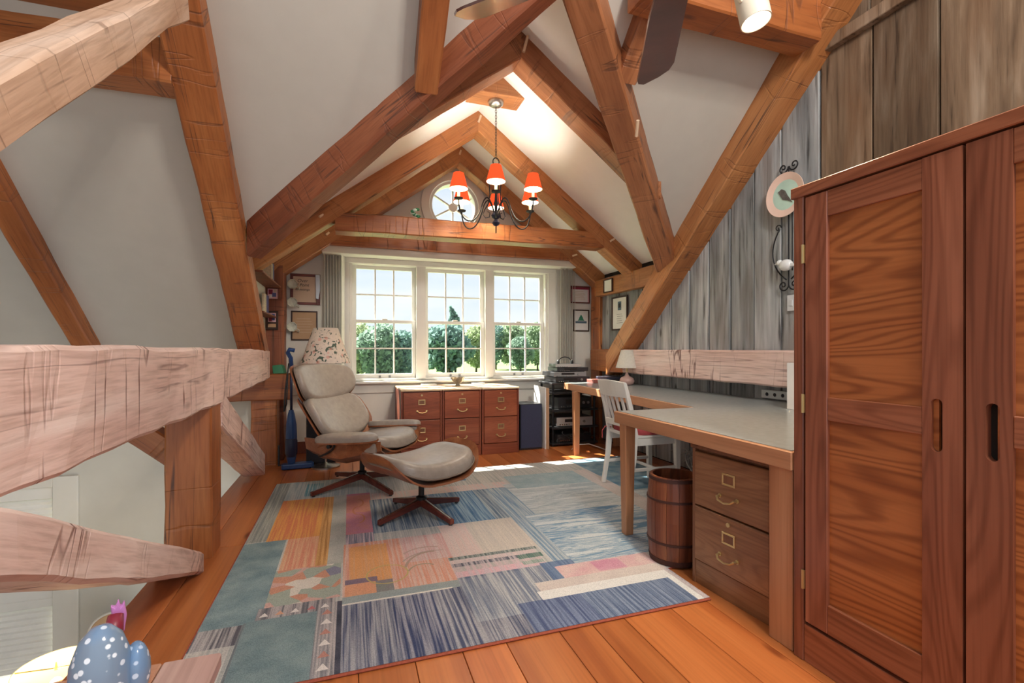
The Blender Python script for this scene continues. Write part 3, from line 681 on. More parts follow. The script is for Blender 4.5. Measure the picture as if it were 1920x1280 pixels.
tag(solo('trim_4', MB().box(2.405, 2.51, YW - .028, YW, .75, 2.16).box(2.40, 2.545, YW, YW + .14, .77, 2.13), 'trim_white', kind='structure', bevel=.004), 'broad sunlit white side casing by the audio rack')
tag(solo('trim_5', MB().box(-.06, 2.51, YW - .03, YW, 2.10, 2.16), 'trim_white', kind='structure', bevel=.004), 'white head casing over the three windows')
tag(solo('trim_6', MB().box(-.12, 2.58, YW - .075, YW + .1, .745, .772), 'trim_white', kind='structure', bevel=.005), 'white window stool above the file cabinets')
tag(solo('trim_7', MB().box(-.62, 3.0, YW - .02, YW, .635, .745), 'trim_cream', kind='structure', bevel=.004), 'cream apron board under the window stool')
tag(solo('trim_8', MB().box(-.275, 2.79, 5.42, YW, 2.16, 2.238), 'trim_cream', kind='structure', bevel=.005), 'cream valance box under the far collar beam')
# gathered vertical blinds
def blind(x0, x1, label):
    t = empty('vertical_blind', ((x0 + x1) / 2, 5.56, .70), 0, label, 'blind')
    n = 7
    for i in range(n):
        x = x0 + (x1 - x0) * (i + .5) / n; w_ = (x1 - x0) / n * .62; a = R(22 if i % 2 else -28)
        mb = MB(); p = []
        for u in (-1, -.4, .4, 1):
            p.append((x + u * w_ * math.cos(a), 5.56 + u * .035 + .012 * (1 - u * u)))
        vs = [(q[0], q[1] - e, z) for z in (.70, 2.165) for e in (0, .003) for q in p]
        fs = [(0, 1, 9, 8), (1, 2, 10, 9), (2, 3, 11, 10), (4, 12, 13, 5), (5, 13, 14, 6), (6, 14, 15, 7), (0, 8, 12, 4), (3, 7, 15, 11)]
        mb.add(vs, fs); part('slat', mb, 'blind_cloth', t, world=((x0 + x1) / 2, 5.56, .70))
blind(-.255, -.05, 'grey vertical blind gathered beside the floral lamp')
blind(2.535, 2.77, 'grey vertical blind gathered beside the small framed certificates')
# round window
t = empty('window_4', (RC[0], YW, RC[1]), 0, 'round white window in the gable peak', 'window', kind='structure')
circ = lambda r, n=48: [(r * math.cos(2 * math.pi * i / n), r * math.sin(2 * math.pi * i / n)) for i in range(n)]
def annulus(r0, r1, y0, y1, n=48):
    a, b = circ(r0, n), circ(r1, n); vs = [(q[0], y, q[1]) for y in (y0, y1) for ring in (a, b) for q in ring]; fs = []
    for i in range(n):
        j = (i + 1) % n
        fs += [(i, j, n + j, n + i), (2 * n + i, 3 * n + i, 3 * n + j, 2 * n + j), (i, 2 * n + i, 2 * n + j, j), (n + i, n + j, 3 * n + j, 3 * n + i)]
    return MB().add(vs, fs)
part('casing', annulus(.295, .40, -.03, 0), 'trim_white', t, bevel=.006)
part('frame', annulus(.262, .30, .0, .15), 'trim_white', t, bevel=.004)
part('pane', MB().cyl((0, .09, 0), (0, .094, 0), .27, n=48), 'pane_glass', t)
for i in range(6):
    a = R(90 + 60 * i); part('muntin', MB().add([(r * math.cos(a) + s * .009 * -math.sin(a), y, r * math.sin(a) + s * .009 * math.cos(a)) for y in (.07, .1) for r, s in ((.04, -1), (.27, -1), (.27, 1), (.04, 1))], [(0, 1, 2, 3), (7, 6, 5, 4), (0, 4, 5, 1), (1, 5, 6, 2), (2, 6, 7, 3), (3, 7, 4, 0)]), 'trim_white', t)
part('hub', MB().cyl((0, .06, 0), (0, .105, 0), .055, n=24), 'trim_white', t, bevel=.004)
# window of the storey below with two blinds
t = empty('window_5', (-2.88, 5.3, -1.78), 0, 'white-cased window of the storey below with pleated blinds', 'window', kind='structure')
W5 = (-2.88, 5.3, -1.78)
part('casing', MB().box(-2.47, -2.29, 5.27, 5.3, -1.85, .01).box(-3.45, -3.29, 5.27, 5.3, -1.85, .01).box(-3.29, -2.47, 5.27, 5.3, -.08, .01).box(-3.29, -2.47, 5.27, 5.3, -1.85, -1.78), 'trim_cream', t, bevel=.004, world=W5)
part('mid_rail', MB().box(-3.3, -2.46, 5.3, 5.4, -1.06, -.93), 'trim_white', t, bevel=.003, world=W5)
part('pane', MB().box(-3.3, -2.46, 5.42, 5.425, -1.78, -.06), 'pane_glass', t, world=W5)
for z1, z0 in ((-.14, -.92), (-1.09, -1.76)):
    part('head_rail', MB().box(-3.29, -2.47, 5.30, 5.345, z1 - .045, z1 + (.06 if z1 > -.5 else .03)), 'trim_white', t, bevel=.004, world=W5)
    n = int((z1 - .05 - z0) / .052)
    for i in range(n):
        za = z1 - .05 - i * .052
        part('slat', MB().prism([(5.335, za), (5.318, za - .026), (5.335, za - .052), (5.339, za - .052), (5.322, za - .026), (5.339, za)], 'x', -3.28, -2.48), 'blind_slat', t, world=W5)

# ------------------------------------------------------------------ outside
tag(solo('lawn', MB().box(-250, 250, 6.2, 420, -3.6, -3.5), 'lawn', kind='structure'), 'mown lawn outside the windows')
def tree(label, u, D, v_top, wpx, seed, m, shape='round', v_base=None, trunks=1):
    # placed by bearing and distance, so the sizes are those of real trees
    f_ = 895.0; s_, c_ = math.sin(R(18.818)), math.cos(R(18.818))
    a = (u - 960) / f_; x, y = D * (s_ + c_ * a), D * (c_ - s_ * a)
    zb = -3.5; zt = EYE + (655 - v_top) * D / f_; hgt = zt - zb; rad = wpx / 2 * D / f_
    t = empty('tree', (x, y, zb), 0, label, 'tree', 'trees beyond the lawn')
    rr = random.Random(seed)
    tb = MB()
    for k in range(trunks):
        ox = (k - (trunks - 1) / 2) * .5
        tb.cyl((ox, 0, -.3), (ox * 1.6, 0, hgt * .45), .22, .10, n=7)
    part('trunk', tb, 'bark', t)
    lv = MB(); n = 2300
    for _ in range(n):
        while True:
            p = Vector((rr.uniform(-1, 1), rr.uniform(-1, 1), rr.uniform(-1, 1)))
            if .25 < p.length < 1: break
        if shape == 'cone': k = (1 - (p.z + 1) / 2) * .85 + .18; p = Vector((p.x * k, p.y * k, p.z))
        q = Vector((p.x * rad, p.y * rad, hgt * (.55 + .45 * p.z)))
        q += Vector((math.sin(q.z * 1.3 + seed) * rad * .12, 0, 0))
        if q.z < hgt * .10: continue
        s = rad * rr.uniform(.07, .15); d = Vector((rr.gauss(0, 1), rr.gauss(0, 1), rr.gauss(0, 1))).normalized(); e = d.orthogonal().normalized(); g = d.cross(e)
        lv.add([q + e * s, q + g * s * .7, q - e * s, q - g * s * .7], [(0, 1, 2, 3)])
    o = part('foliage', lv, m, t, kind='stuff'); return t
tree('tall pointed evergreen with forked top in the middle window', 848, 84, 574, 62, 1, 'leaf_2', 'cone', trunks=3)
tree('bushy tree in front of the pointed evergreen, reaching low', 838, 80, 606, 96, 2, 'leaf_2', trunks=3)
tree('yellow-green bushy tree at the edge of the first window', 672, 66, 604, 66, 3, 'leaf_3')
tree('dense rounded tree filling the first window', 712, 64, 606, 86, 4, 'leaf_0')
tree('loose rounded tree in the first window beside the mullion', 752, 66, 618, 66, 5, 'leaf_2')
tree('low bushy tree left of the pointed evergreen', 800, 95, 612, 60, 6, 'leaf_1')
tree('yellow-green tree right of the pointed evergreen', 893, 95, 610, 52, 7, 'leaf_3')
tree('dark blue-green tree at the edge of the last window', 930, 110, 604, 34, 8, 'leaf_2')
tree('wide pale tree in the middle of the last window', 958, 112, 606, 60, 9, 'leaf_1')
tree('small tree standing alone on the lawn in the last window', 976, 96, 630, 50, 10, 'leaf_0')
tree('rounded tree at the sunlit end of the last window', 1008, 105, 604, 56, 11, 'leaf_1')
tree('distant tree far behind the mullion of the last window', 1060, 120, 606, 80, 12, 'leaf_0')
tree('distant tree behind the first window casing', 625, 90, 604, 70, 13, 'leaf_1')

# ------------------------------------------------------------------ rug
def rug():
    t = empty('rug', (.95, 3.05, 0), 0, 'large patchwork rug in blues, oranges and pinks under the lounge chair', 'rug')
    X0, X1, Y0, Y1 = -.578, 2.72, 1.745, 4.40; NX, NY = 1.545, 2.06
    body = MB().prism([(X0, Y0), (NX, Y0), (NX - .01, NY), (X1, NY), (X1, Y1), (X0, Y1)], 'z', .001, .009)
    part('binding', body, 'rug_binding', t, world=(.95, 3.05, 0), bevel=.003)
    B = lambda *c: c
    # x0,x1,y0,y1, colour a, colour b, style (0 plain, 1 stripes along y, 2 waves, 3 mosaic)
    rects = [
        (X0, X1, Y0, Y1, (.36, .37, .36), (.52, .50, .47), 1),
        (X0, -.45, 3.10, Y1, (.22, .24, .23), (.38, .38, .34), 1), (-.46, .30, 3.90, Y1, (.33, .38, .39), (.48, .49, .46), 1),
        (-.33, -.20, 3.95, 4.3, (.12, .28, .32), (.40, .45, .45), 1), (.85, .95, 4.0, Y1, (.10, .20, .32), (.12, .22, .34), 1),
        (X0, -.35, 2.19, 3.09, (.16, .235, .26), (.25, .335, .35), 0), (X0, -.40, 2.05, 2.19, (.10, .10, .12), (.42, .40, .40), 1), (-.41, -.35, Y0, 2.2, (.20, .25, .26), (.13, .13, .15), 1),
        (-.46, -.11, 3.09, 3.88, (.56, .19, .09), (.66, .33, .10), 1), (-.34, -.11, 2.66, 3.09, (.58, .24, .16), (.62, .38, .24), 1), (-.17, -.11, 2.66, 3.88, (.40, .20, .07), (.60, .34, .14), 1),
        (-.11, -.02, 2.65, 3.89, (.36, .37, .34), (.44, .43, .39), 0), (-.02, .15, 3.05, 3.90, (.52, .22, .22), (.46, .20, .28), 0), (-.02, .15, 3.45, 3.85, (.56, .27, .20), (.52, .22, .20), 0), (-.02, .14, 2.90, 3.05, (.16, .17, .22), (.55, .42, .46), 1),
        (.14, 1.18, 3.02, 3.70, (.10, .15, .22), (.36, .40, .42), 1), (.55, .92, 3.02, 3.70, (.075, .16, .28), (.28, .38, .46), 1), (.15, 1.25, 3.70, 3.86, (.60, .44, .42), (.52, .50, .48), 1),
        (-.03, .53, 2.26, 2.90, (.60, .28, .20), (.60, .42, .36), 1), (.0, .20, 2.40, 2.85, (.66, .32, .13), (.62, .34, .18), 1), (.28, .53, 2.55, 2.90, (.56, .34, .32), (.58, .46, .44), 1),
        (.53, 1.05, 2.53, 3.02, (.56, .50, .44), (.48, .44, .40), 1), (.53, .70, 2.53, 3.02, (.60, .46, .43), (.56, .48, .45), 1),
        (.50, 1.0, 2.50, 2.535, (.10, .13, .13), (.32, .34, .32), 1), (.50, .98, 2.455, 2.50, (.58, .46, .46), (.50, .44, .44), 1), (.50, .98, 2.415, 2.455, (.09, .10, .13), (.45, .40, .42), 1), (.50, .98, 2.36, 2.415, (.40, .38, .37), (.54, .42, .44), 1), (.50, .98, 2.29, 2.36, (.60, .38, .42), (.52, .42, .46), 1), (.86, 1.0, 2.40, 2.45, (.08, .16, .14), (.20, .25, .22), 1), (.86, .98, 2.33, 2.37, (.20, .28, .24), (.4, .42, .4), 1),
        (-.35, -.04, 2.30, 2.665, (.55, .34, .28), (.40, .40, .36), 3), (-.37, -.06, 2.205, 2.30, (.13, .13, .15), (.40, .36, .36), 1),
        (-.40, -.13, Y0, 2.205, (.15, .215, .235), (.22, .29, .30), 0), (-.13, -.05, Y0, 2.26, (.20, .20, .22), (.42, .38, .38), 1), (-.05, -.03, Y0, 2.26, (.045, .05, .07), (.09, .09, .12), 0),
        (-.03, .50, 2.215, 2.285, (.26, .31, .32), (.30, .34, .34), 0), (-.02, .13, 2.40, 2.45, (.24, .17, .22), (.20, .15, .20), 0), (-.02, .12, 2.285, 2.40, (.64, .30, .18), (.62, .32, .20), 0), (.12, .20, 2.285, 2.40, (.24, .18, .22), (.22, .24, .22), 0),
        (-.03, 1.03, Y0, 2.215, (.07, .085, .15), (.34, .34, .37), 1), (.18, .36, Y0, 2.2, (.045, .06, .13), (.28, .28, .33), 1), (.50, 1.02, 2.10, 2.30, (.12, .15, .22), (.40, .41, .43), 1), (.50, .83, 1.90, 2.28, (.16, .19, .26), (.42, .43, .45), 1), (.83, NX, Y0, 2.0, (.085, .12, .21), (.22, .27, .37), 1), (.70, 1.0, Y0, 1.98, (.07, .095, .19), (.18, .22, .33), 1),
        (1.02, 1.20, 2.28, 3.69, (.17, .26, .36), (.42, .46, .48), 1), (1.12, 1.16, 2.5, 3.0, (.07, .09, .11), (.15, .17, .18), 0), (.94, 1.12, 2.12, 2.32, (.10, .15, .26), (.17, .23, .34), 1),
        (1.12, X1, 2.26, 3.02, (.14, .25, .37), (.52, .56, .57), 2), (1.2, X1, 3.02, 3.77, (.34, .39, .42), (.53, .56, .56), 2), (1.28, 2.0, 3.62, 4.0, (.28, .38, .42), (.36, .44, .47), 0), (1.95, 2.12, 2.3, 4.0, (.54, .46, .44), (.46, .44, .42), 1), (2.10, X1, 3.3, Y1, (.12, .23, .32), (.28, .38, .44), 0),
        (1.0, NX, 2.13, 2.26, (.55, .34, .36), (.58, .44, .42), 0), (1.2, 1.36, 2.14, 2.25, (.50, .24, .32), (.55, .32, .38), 0), (.84, NX, 2.05, 2.13, (.50, .44, .42), (.56, .50, .47), 0), (.82, NX, 1.975, 2.05, (.62, .62, .61), (.66, .65, .64), 0),
        (1.482, 1.515, Y0, 2.0, (.66, .66, .65), (.62, .62, .62), 0), (1.515, NX, Y0, 2.06, (.40, .36, .38), (.55, .48, .48), 1),
        (-.03, .46, 2.212, 2.225, (.66, .63, .58), (.64, .6, .55), 0),
    ]
    E_ = .006
    xs = sorted({round(v, 4) for r in rects for v in r[:2]}); ys = sorted({round(v, 4) for r in rects for v in r[2:4]} | {NY})
    # finer cells so that the colours can run on softly
    mb = MB(); ca = []; cb = []; st = []
    for x0, x1 in zip(xs[:-1], xs[1:]):
        for y0, y1 in zip(ys[:-1], ys[1:]):
            cx, cy = (x0 + x1) / 2, (y0 + y1) / 2
            if cx > NX - .002 and cy < NY: continue
            hit = [r for r in rects if r[0] <= cx <= r[1] and r[2] <= cy <= r[3]]
            if not hit: continue
            r = hit[-1]
            a0, b0 = max(x0, X0 + .008), max(y0, Y0 + .010); a1, b1 = min(x1, X1 - .008), min(y1, Y1 - .008)
            mb.add([(a0, b0, .0105), (a1, b0, .0105), (a1, b1, .0105), (a0, b1, .0105)], [(0, 1, 2, 3)]); ca.append(r[4]); cb.append(r[5]); st.append(r[6])
    def tri(x, y, s, c): mb.add([(x - s, y, .0112), (x + s, y, .0112), (x, y + s * 1.8, .0112)], [(0, 1, 2)]); ca.append(c); cb.append(c); st.append(0)
    for i, x in enumerate((-.34, -.28, -.22, -.155, -.10)): tri(x, 2.225, .018, ((.66, .62, .6), (.60, .33, .22), (.66, .62, .6), (.45, .15, .16), (.66, .62, .6))[i])
    for i in range(6): tri(-.09, 1.79 + i * .075, .022, (.66, .62, .60) if i % 2 == 0 else (.45, .22, .18))
    def arc(cx, cy, rx, ry, t0, t1, wd, c, n=28):
        for i in range(n):
            a, b = t0 + (t1 - t0) * i / n, t0 + (t1 - t0) * (i + 1) / n
            P = lambda t, k: (cx + (rx + k) * math.cos(t), cy + (ry + k) * math.sin(t), .0113)
            mb.add([P(a, -wd), P(a, wd), P(b, wd), P(b, -wd)], [(0, 1, 2, 3)]); ca.append(c); cb.append(c); st.append(0)
    arc(.18, 2.455, .10, .10, 0, 2 * math.pi, .004, (.48, .38, .16))
    arc(.42, 2.45, .15, .20, 1.4, 2.9, .007, (.40, .30, .24)); arc(.43, 2.50, .18, .16, 1.2, 2.7, .005, (.40, .32, .28)); arc(.40, 2.60, .14, .12, 1.0, 2.6, .006, (.44, .32, .28)); arc(.36, 2.42, .08, .09, .8, 2.8, .005, (.36, .30, .22))
    for k in range(3): arc(.06, 3.32 + k * .17, .035, .085, -1.5 + math.pi * (k % 2), 1.5 + math.pi * (k % 2), .006, (.48, .20, .12), 12)
    mb.v = [(p[0] - .95, p[1] - 3.05, p[2]) for p in mb.v]
    me = mesh_of('pile', mb, 'rug_pile', fix=False)
    for nm, data in (('ca', ca), ('cb', cb)):
        at = me.attributes.new(nm, 'FLOAT_COLOR', 'FACE')
        for i, c in enumerate(data): at.data[i].color = (*c, 1)
    at = me.attributes.new('st', 'FLOAT', 'FACE')
    for i, s in enumerate(st): at.data[i].value = s
    o = bpy.data.objects.new('pile', me); col.objects.link(o); o.parent = t
def rug_material():
    m, nt, b = base('rug_pile')
    A = node(nt, 'ShaderNodeAttribute', attribute_name='ca'); Bn = node(nt, 'ShaderNodeAttribute', attribute_name='cb'); S = node(nt, 'ShaderNodeAttribute', attribute_name='st')
    v, _ = coords(nt, (80, 1.8, 1), False)
    n1 = node(nt, 'ShaderNodeTexNoise', Scale=1.0, Detail=5.0, Distortion=.3); nt.links.new(v, n1.inputs['Vector'])
    f1 = ramp(nt, [(.40, (0, 0, 0)), (.60, (1, 1, 1))], n1.outputs[0]).outputs[0]
    v0, _ = coords(nt, (9, 9, 1), False)
    n0 = node(nt, 'ShaderNodeTexNoise', Scale=1.0, Detail=5.0); nt.links.new(v0, n0.inputs['Vector'])
    f0 = ramp(nt, [(.35, (0, 0, 0)), (.65, (1, 1, 1))], n0.outputs[0]).outputs[0]
    v2, _ = coords(nt, (1.7, 15, 1), False)
    n2 = node(nt, 'ShaderNodeTexNoise', Scale=1.0, Detail=3.0, Distortion=1.4); nt.links.new(v2, n2.inputs['Vector'])
    f2 = ramp(nt, [(.40, (0, 0, 0)), (.47, (.9, .9, .9)), (.5, (.1, .1, .1)), (.58, (1, 1, 1))], n2.outputs[0]).outputs[0]
    is1 = math_(nt, 'COMPARE', S.outputs['Fac'], 1.0); nt.nodes[-1].inputs[2].default_value = .3
    is2 = math_(nt, 'COMPARE', S.outputs['Fac'], 2.0); nt.nodes[-1].inputs[2].default_value = .3
    is3 = math_(nt, 'COMPARE', S.outputs['Fac'], 3.0); nt.nodes[-1].inputs[2].default_value = .3
    fac = mixc(nt, is1, f0, f1); fac = mixc(nt, is2, fac, f2)
    c = mixc(nt, fac, A.outputs['Color'], Bn.outputs['Color'])
    v3, _ = coords(nt, (11, 15, 1), False)
    vo = node(nt, 'ShaderNodeTexVoronoi', Scale=1.0); nt.links.new(v3, vo.inputs['Vector'])
    sp = nt.nodes.new('ShaderNodeSeparateColor'); nt.links.new(vo.outputs['Color'], sp.inputs[0])
    mo = ramp(nt, [(0, (.52, .26, .18)), (.3, (.32, .36, .31)), (.55, (.60, .56, .50)), (.75, (.54, .34, .30)), (.9, (.22, .22, .29))], sp.outputs[0]); mo.color_ramp.interpolation = 'CONSTANT'
    c = mixc(nt, is3, c, mo.outputs[0])
    nf = node(nt, 'ShaderNodeTexNoise', Scale=260.0, Detail=2.0); vv, _ = coords(nt, (1, 1, 1), False); nt.links.new(vv, nf.inputs['Vector'])
    rf = ramp(nt, [(.3, (.72, .72, .72)), (.65, (1.25, 1.24, 1.22))], nf.outputs[0]); c = mixc(nt, .8, c, rf.outputs[0], 'MULTIPLY')
    nt.links.new(c, b.inputs['Base Color']); b.inputs['Roughness'].default_value = .95; b.inputs['Specular IOR Level'].default_value = .15
    bump(nt, b, math_(nt, 'ADD', nf.outputs[0], math_(nt, 'MULTIPLY', n1.outputs[0], .6)), .6, .006)
rug_material(); rug()
# ------------------------------------------------------------------ wardrobe
WB = (1.60, .30, 0)
t = empty('wardrobe', WB, 0, 'tall reddish wooden wardrobe with panelled doors beside the desk', 'wardrobe')
xf = 1.56
part('carcass', MB().box(xf, 2.2, 1.30, 1.34, 0, 1.70).box(xf, 2.2, -.60, -.56, 0, 1.70).box(2.16, 2.2, -.56, 1.30, 0, 1.70).box(xf + .03, 2.16, -.56, 1.30, .12, .14), 'cabinet_red', t, bevel=.003, world=WB)
part('cornice', MB().box(xf - .008, 2.22, -.62, 1.347, 1.685, 1.725), 'cabinet_red_y', t, bevel=.003, world=WB)
part('plinth', MB().box(xf + .004, xf + .03, -.56, 1.30, 0, .135), 'cabinet_red_y', t, bevel=.002, world=WB)
part('shadow_gap', MB().box(xf + .024, xf + .03, -.56, 1.30, .135, 1.685), 'dark_hole', t, world=WB)
def slot(cy, cz, w_, h_, n=20):
    r = w_ / 2; pts = []
    for i in range(n + 1): a = math.pi * i / n; pts.append((cy + r * math.cos(a), cz + h_ / 2 - r + r * math.sin(a)))
    for i in range(n + 1): a = math.pi + math.pi * i / n; pts.append((cy + r * math.cos(a), cz - h_ / 2 + r + r * math.sin(a)))
    return pts
def wdoor(ya, yb, grip_low):
    """door from y=yb (far) to ya (near)"""
    d = part('door', MB().box(xf + .008, xf + .018, ya + .06, yb - .06, .18, 1.65), 'cabinet_panel', t, world=WB)
    sw_far, sw_near = (.085, .095) if grip_low else (.095, .085)
    gy = ya + sw_near / 2 + .012 if grip_low else yb - sw_far / 2 - .008
    for nm, a, b, g in (('stile', yb - sw_far, yb, not grip_low), ('stile', ya, ya + sw_near, grip_low)):
        mb = MB()
        if g:
            mb.box(xf - .004, xf + .022, a, b, .15, .80).box(xf - .004, xf + .022, a, b, 1.03, 1.678)
            mb.plate_hole((a, b, .80, 1.03), slot(gy, .918, .028, .148), 'x', xf - .004, xf + .022)
        else: mb.box(xf - .004, xf + .022, a, b, .15, 1.678)
        part('stile', mb, 'cabinet_red', d, bevel=0 if g else .003, world=WB)
    for z0, z1 in ((1.59, 1.678), (.885, .965), (.15, .25)):
        part('rail', MB().box(xf - .003, xf + .022, ya + sw_near, yb - sw_far, z0, z1), 'cabinet_red_y', d, bevel=.002, world=WB)
    part('grip_recess', MB().box(xf + .019, xf + .026, gy - .03, gy + .03, .82, 1.02), 'dark_hole', d, world=WB)
    if grip_low:
        for z in (1.475, .935, .30):
            part('hinge', MB().box(xf - .007, xf + .0, yb, yb + .012, z - .033, z + .033).cyl((xf - .008, yb + .006, z - .034), (xf - .008, yb + .006, z + .034), .004, n=8), 'brass', d, world=WB)
wdoor(.822, 1.29, True); wdoor(.34, .814, False); wdoor(-.10, .334, True)

# ------------------------------------------------------------------ desk
DB = (2.3, 3.0, 0)
t = empty('desk', DB, 0, 'long L-shaped desk with grey top and oak edge along the barn boards', 'desk')
poly = [(1.555, 1.345), (XW - .02, 1.345), (XW - .02, 5.0), (2.335, 5.0), (2.14, 2.6), (1.555, 2.6)]
inner = [(1.575, 1.36), (XW - .02, 1.36), (XW - .02, 4.985), (2.355, 4.985), (2.155, 2.585), (1.575, 2.585)]
part('worktop', MB().prism(inner, 'z', .70, .7505), 'laminate_grey', t, world=DB)
part('edge_band', MB().prism(poly, 'z', .678, .748), 'desk_edge', t, world=DB, bevel=.003)
def leg(x, y, w0, w1, mat='desk_leg', zt=.68, nm='leg', zb=0):
    part(nm, MB().hexa([(x - w1, y - w1, zb), (x + w1, y - w1, zb), (x + w1, y + w1, zb), (x - w1, y + w1, zb), (x - w0, y - w0, zt), (x + w0, y - w0, zt), (x + w0, y + w0, zt), (x - w0, y + w0, zt)]), mat, t, bevel=.003, world=DB)
leg(1.60, 2.52, .035, .026, zb=.0115); leg(2.30, 4.62, .033, .027); leg(2.96, 4.9, .03, .03)
part('panel_leg', MB().box(1.568, 1.61, 1.352, 1.458, 0, .68), 'desk_leg', t, bevel=.003, world=DB)

# ------------------------------------------------------------------ file cabinets
def file_cabinet(loc, rot, w_, d, h, label, carc, drw, top, group=None, lock='top', zsplit=None, zbase=.12, depth=.66, dark=True):
    t = empty('file_cabinet', loc, rot, label, 'cabinet', group)
    x0, x1 = -w_ / 2, w_ / 2
    part('carcass', MB().box(x0, x0 + .018, 0, d, .0, h - .012).box(x1 - .018, x1, 0, d, .0, h - .012).box(x0 + .018, x1 - .018, d - .015, d, 0, h - .012).box(x0 + .018, x1 - .018, .02, .03, .05, h - .012), carc, t, bevel=.002)
    part('top', MB().box(x0 - .002, x1 + .002, -.012, d, h - .018, h), top, t, bevel=.003)
    part('plinth', MB().box(x0 + .004, x1 - .004, .004, .02, 0, zbase - .006), drw, t, bevel=.002)
    zs = zsplit or (zbase + (h - .03 - zbase) / 2)
    for i, (a, b) in enumerate(((zs + .004, h - .032), (zbase, zs - .004))):
        dr = part('drawer', MB().box(x0 + .022, x1 - .022, -.008, .3, a, b), drw, t, bevel=.004)
        zc = a + (b - a) * .64
        mb = MB().box(-.036, .036, -.013, -.008, zc + .018, zc + .027).box(-.036, .036, -.013, -.008, zc - .027, zc - .018).box(-.036, -.027, -.013, -.008, zc - .018, zc + .018).box(.027, .036, -.013, -.008, zc - .018, zc + .018)
        part('label_holder', mb, 'brass', dr, bevel=.0015, label='brass label holder')
        part('label_card', MB().box(-.027, .027, -.0095, -.008, zc - .018, zc + .018), 'oak_carcass', dr)
        zp = a + (b - a) * .30
        pts = [(-.048, -.008, zp + .006), (-.046, -.03, zp + .006), (-.034, -.037, zp - .006), (0, -.040, zp - .012), (.034, -.037, zp - .006), (.046, -.03, zp + .006), (.048, -.008, zp + .006)]
        part('pull', MB().tube(pts, [.006, .006, .0045, .004, .0045, .006, .006], 8).cyl((-.048, -.012, zp + .006), (-.048, -.008, zp + .006), .010, n=10).cyl((.048, -.012, zp + .006), (.048, -.008, zp + .006), .010, n=10), 'brass', dr, smooth=40, label='brass drawer pull')
        if i == (0 if lock == 'top' else 1):
            part('lock', MB().cyl((0, -.014, b - .028), (0, -.008, b - .028), .010, n=14), 'brass', dr)
    return t
for xa, lb in ((.705, 'reddish two-drawer file cabinet nearest the lounge chair'), (1.128, 'reddish two-drawer file cabinet in the middle under the silver bowl'), (1.556, 'reddish two-drawer file cabinet next to the navy speaker')):
    file_cabinet((xa, 4.945, 0), 0, .418, .66, .72, lb, 'cherry_carcass', 'cherry_drawer', 'blond_top', 'file cabinets under the window')
file_cabinet((1.605, 1.70, 0), R(-90 + 4), .455, .66, .672, 'brown oak two-drawer file cabinet under the desk', 'oak_carcass', 'oak_drawer', 'oak_carcass', lock='low')

# bowl and papers on the cabinets
solo('bowl', MB().lathe([(.026, 0), (.036, .004), (.020, .014), (.022, .022), (.055, .045), (.076, .075), (.082, .098), (.078, .098), (.070, .075), (.048, .05), (.0, .035)], (1.165, 5.33, .7205), 28), 'pewter', 'small silver footed bowl on the middle file cabinet', 'bowl', smooth=50)
solo('paper_sheet', MB().box(.78, .95, 5.46, 5.58, .7205, .735), 'paper_white', 'white paper sheets lying on the cabinet nearest the lounge chair', 'paper', bevel=.001)
solo('paper_sheet', MB().box(1.38, 1.52, 5.46, 5.57, .7205, .733), 'paper_white', 'white folded paper lying behind the silver bowl', 'paper', bevel=.001)

# ------------------------------------------------------------------ barrel
t = empty('barrel', (1.655, 2.15, .0115), R(11), 'small wooden keg used as a waste bin beside the oak cabinet', 'barrel')
def brad(z): return .126 + .018 * (1 - ((z - .225) / .225) ** 2)
nst = 14
for i in range(nst):
    a0, a1 = 2 * math.pi * i / nst + .006, 2 * math.pi * (i + 1) / nst - .006; am = (a0 + a1) / 2
    mb = MB(); zs = [0, .05, .13, .225, .32, .40, .45]; vs = []
    for z in zs:
        r = brad(z)
        for rr_ in (r, r - .014):
            for a in (a0, am, a1): vs.append((rr_ * math.cos(a), rr_ * math.sin(a), z))
    fs = []
    for k in range(len(zs) - 1):
        b = k * 6; c = b + 6
        fs += [(b, b + 1, c + 1, c), (b + 1, b + 2, c + 2, c + 1), (b + 4, b + 3, c + 3, c + 4), (b + 5, b + 4, c + 4, c + 5), (b, c, c + 3, b + 3), (b + 2, b + 5, c + 5, c + 2)]
    fs += [(0, 3, 4, 1), (1, 4, 5, 2)]; L = (len(zs) - 1) * 6; fs += [(L, L + 1, L + 4, L + 3), (L + 1, L + 2, L + 5, L + 4)]
    mb.add(vs, fs); part('stave', mb, 'barrel_stave', t)
part('bottom', MB().cyl((0, 0, .03), (0, 0, .045), .116, n=28), 'barrel_stave', t)
for z0, z1 in ((.0, .028), (.105, .119), (.325, .338), (.428, .446)):
    mb = MB().lathe([(brad(z0) - .001, z0), (brad(z0) + .003, z0 + .001), (brad(z1) + .003, z1 - .001), (brad(z1) - .001, z1)], (0, 0, 0), 32, cap=False)
    part('hoop', mb, 'rust_hoop', t, smooth=60, label='dark rusty hoop')

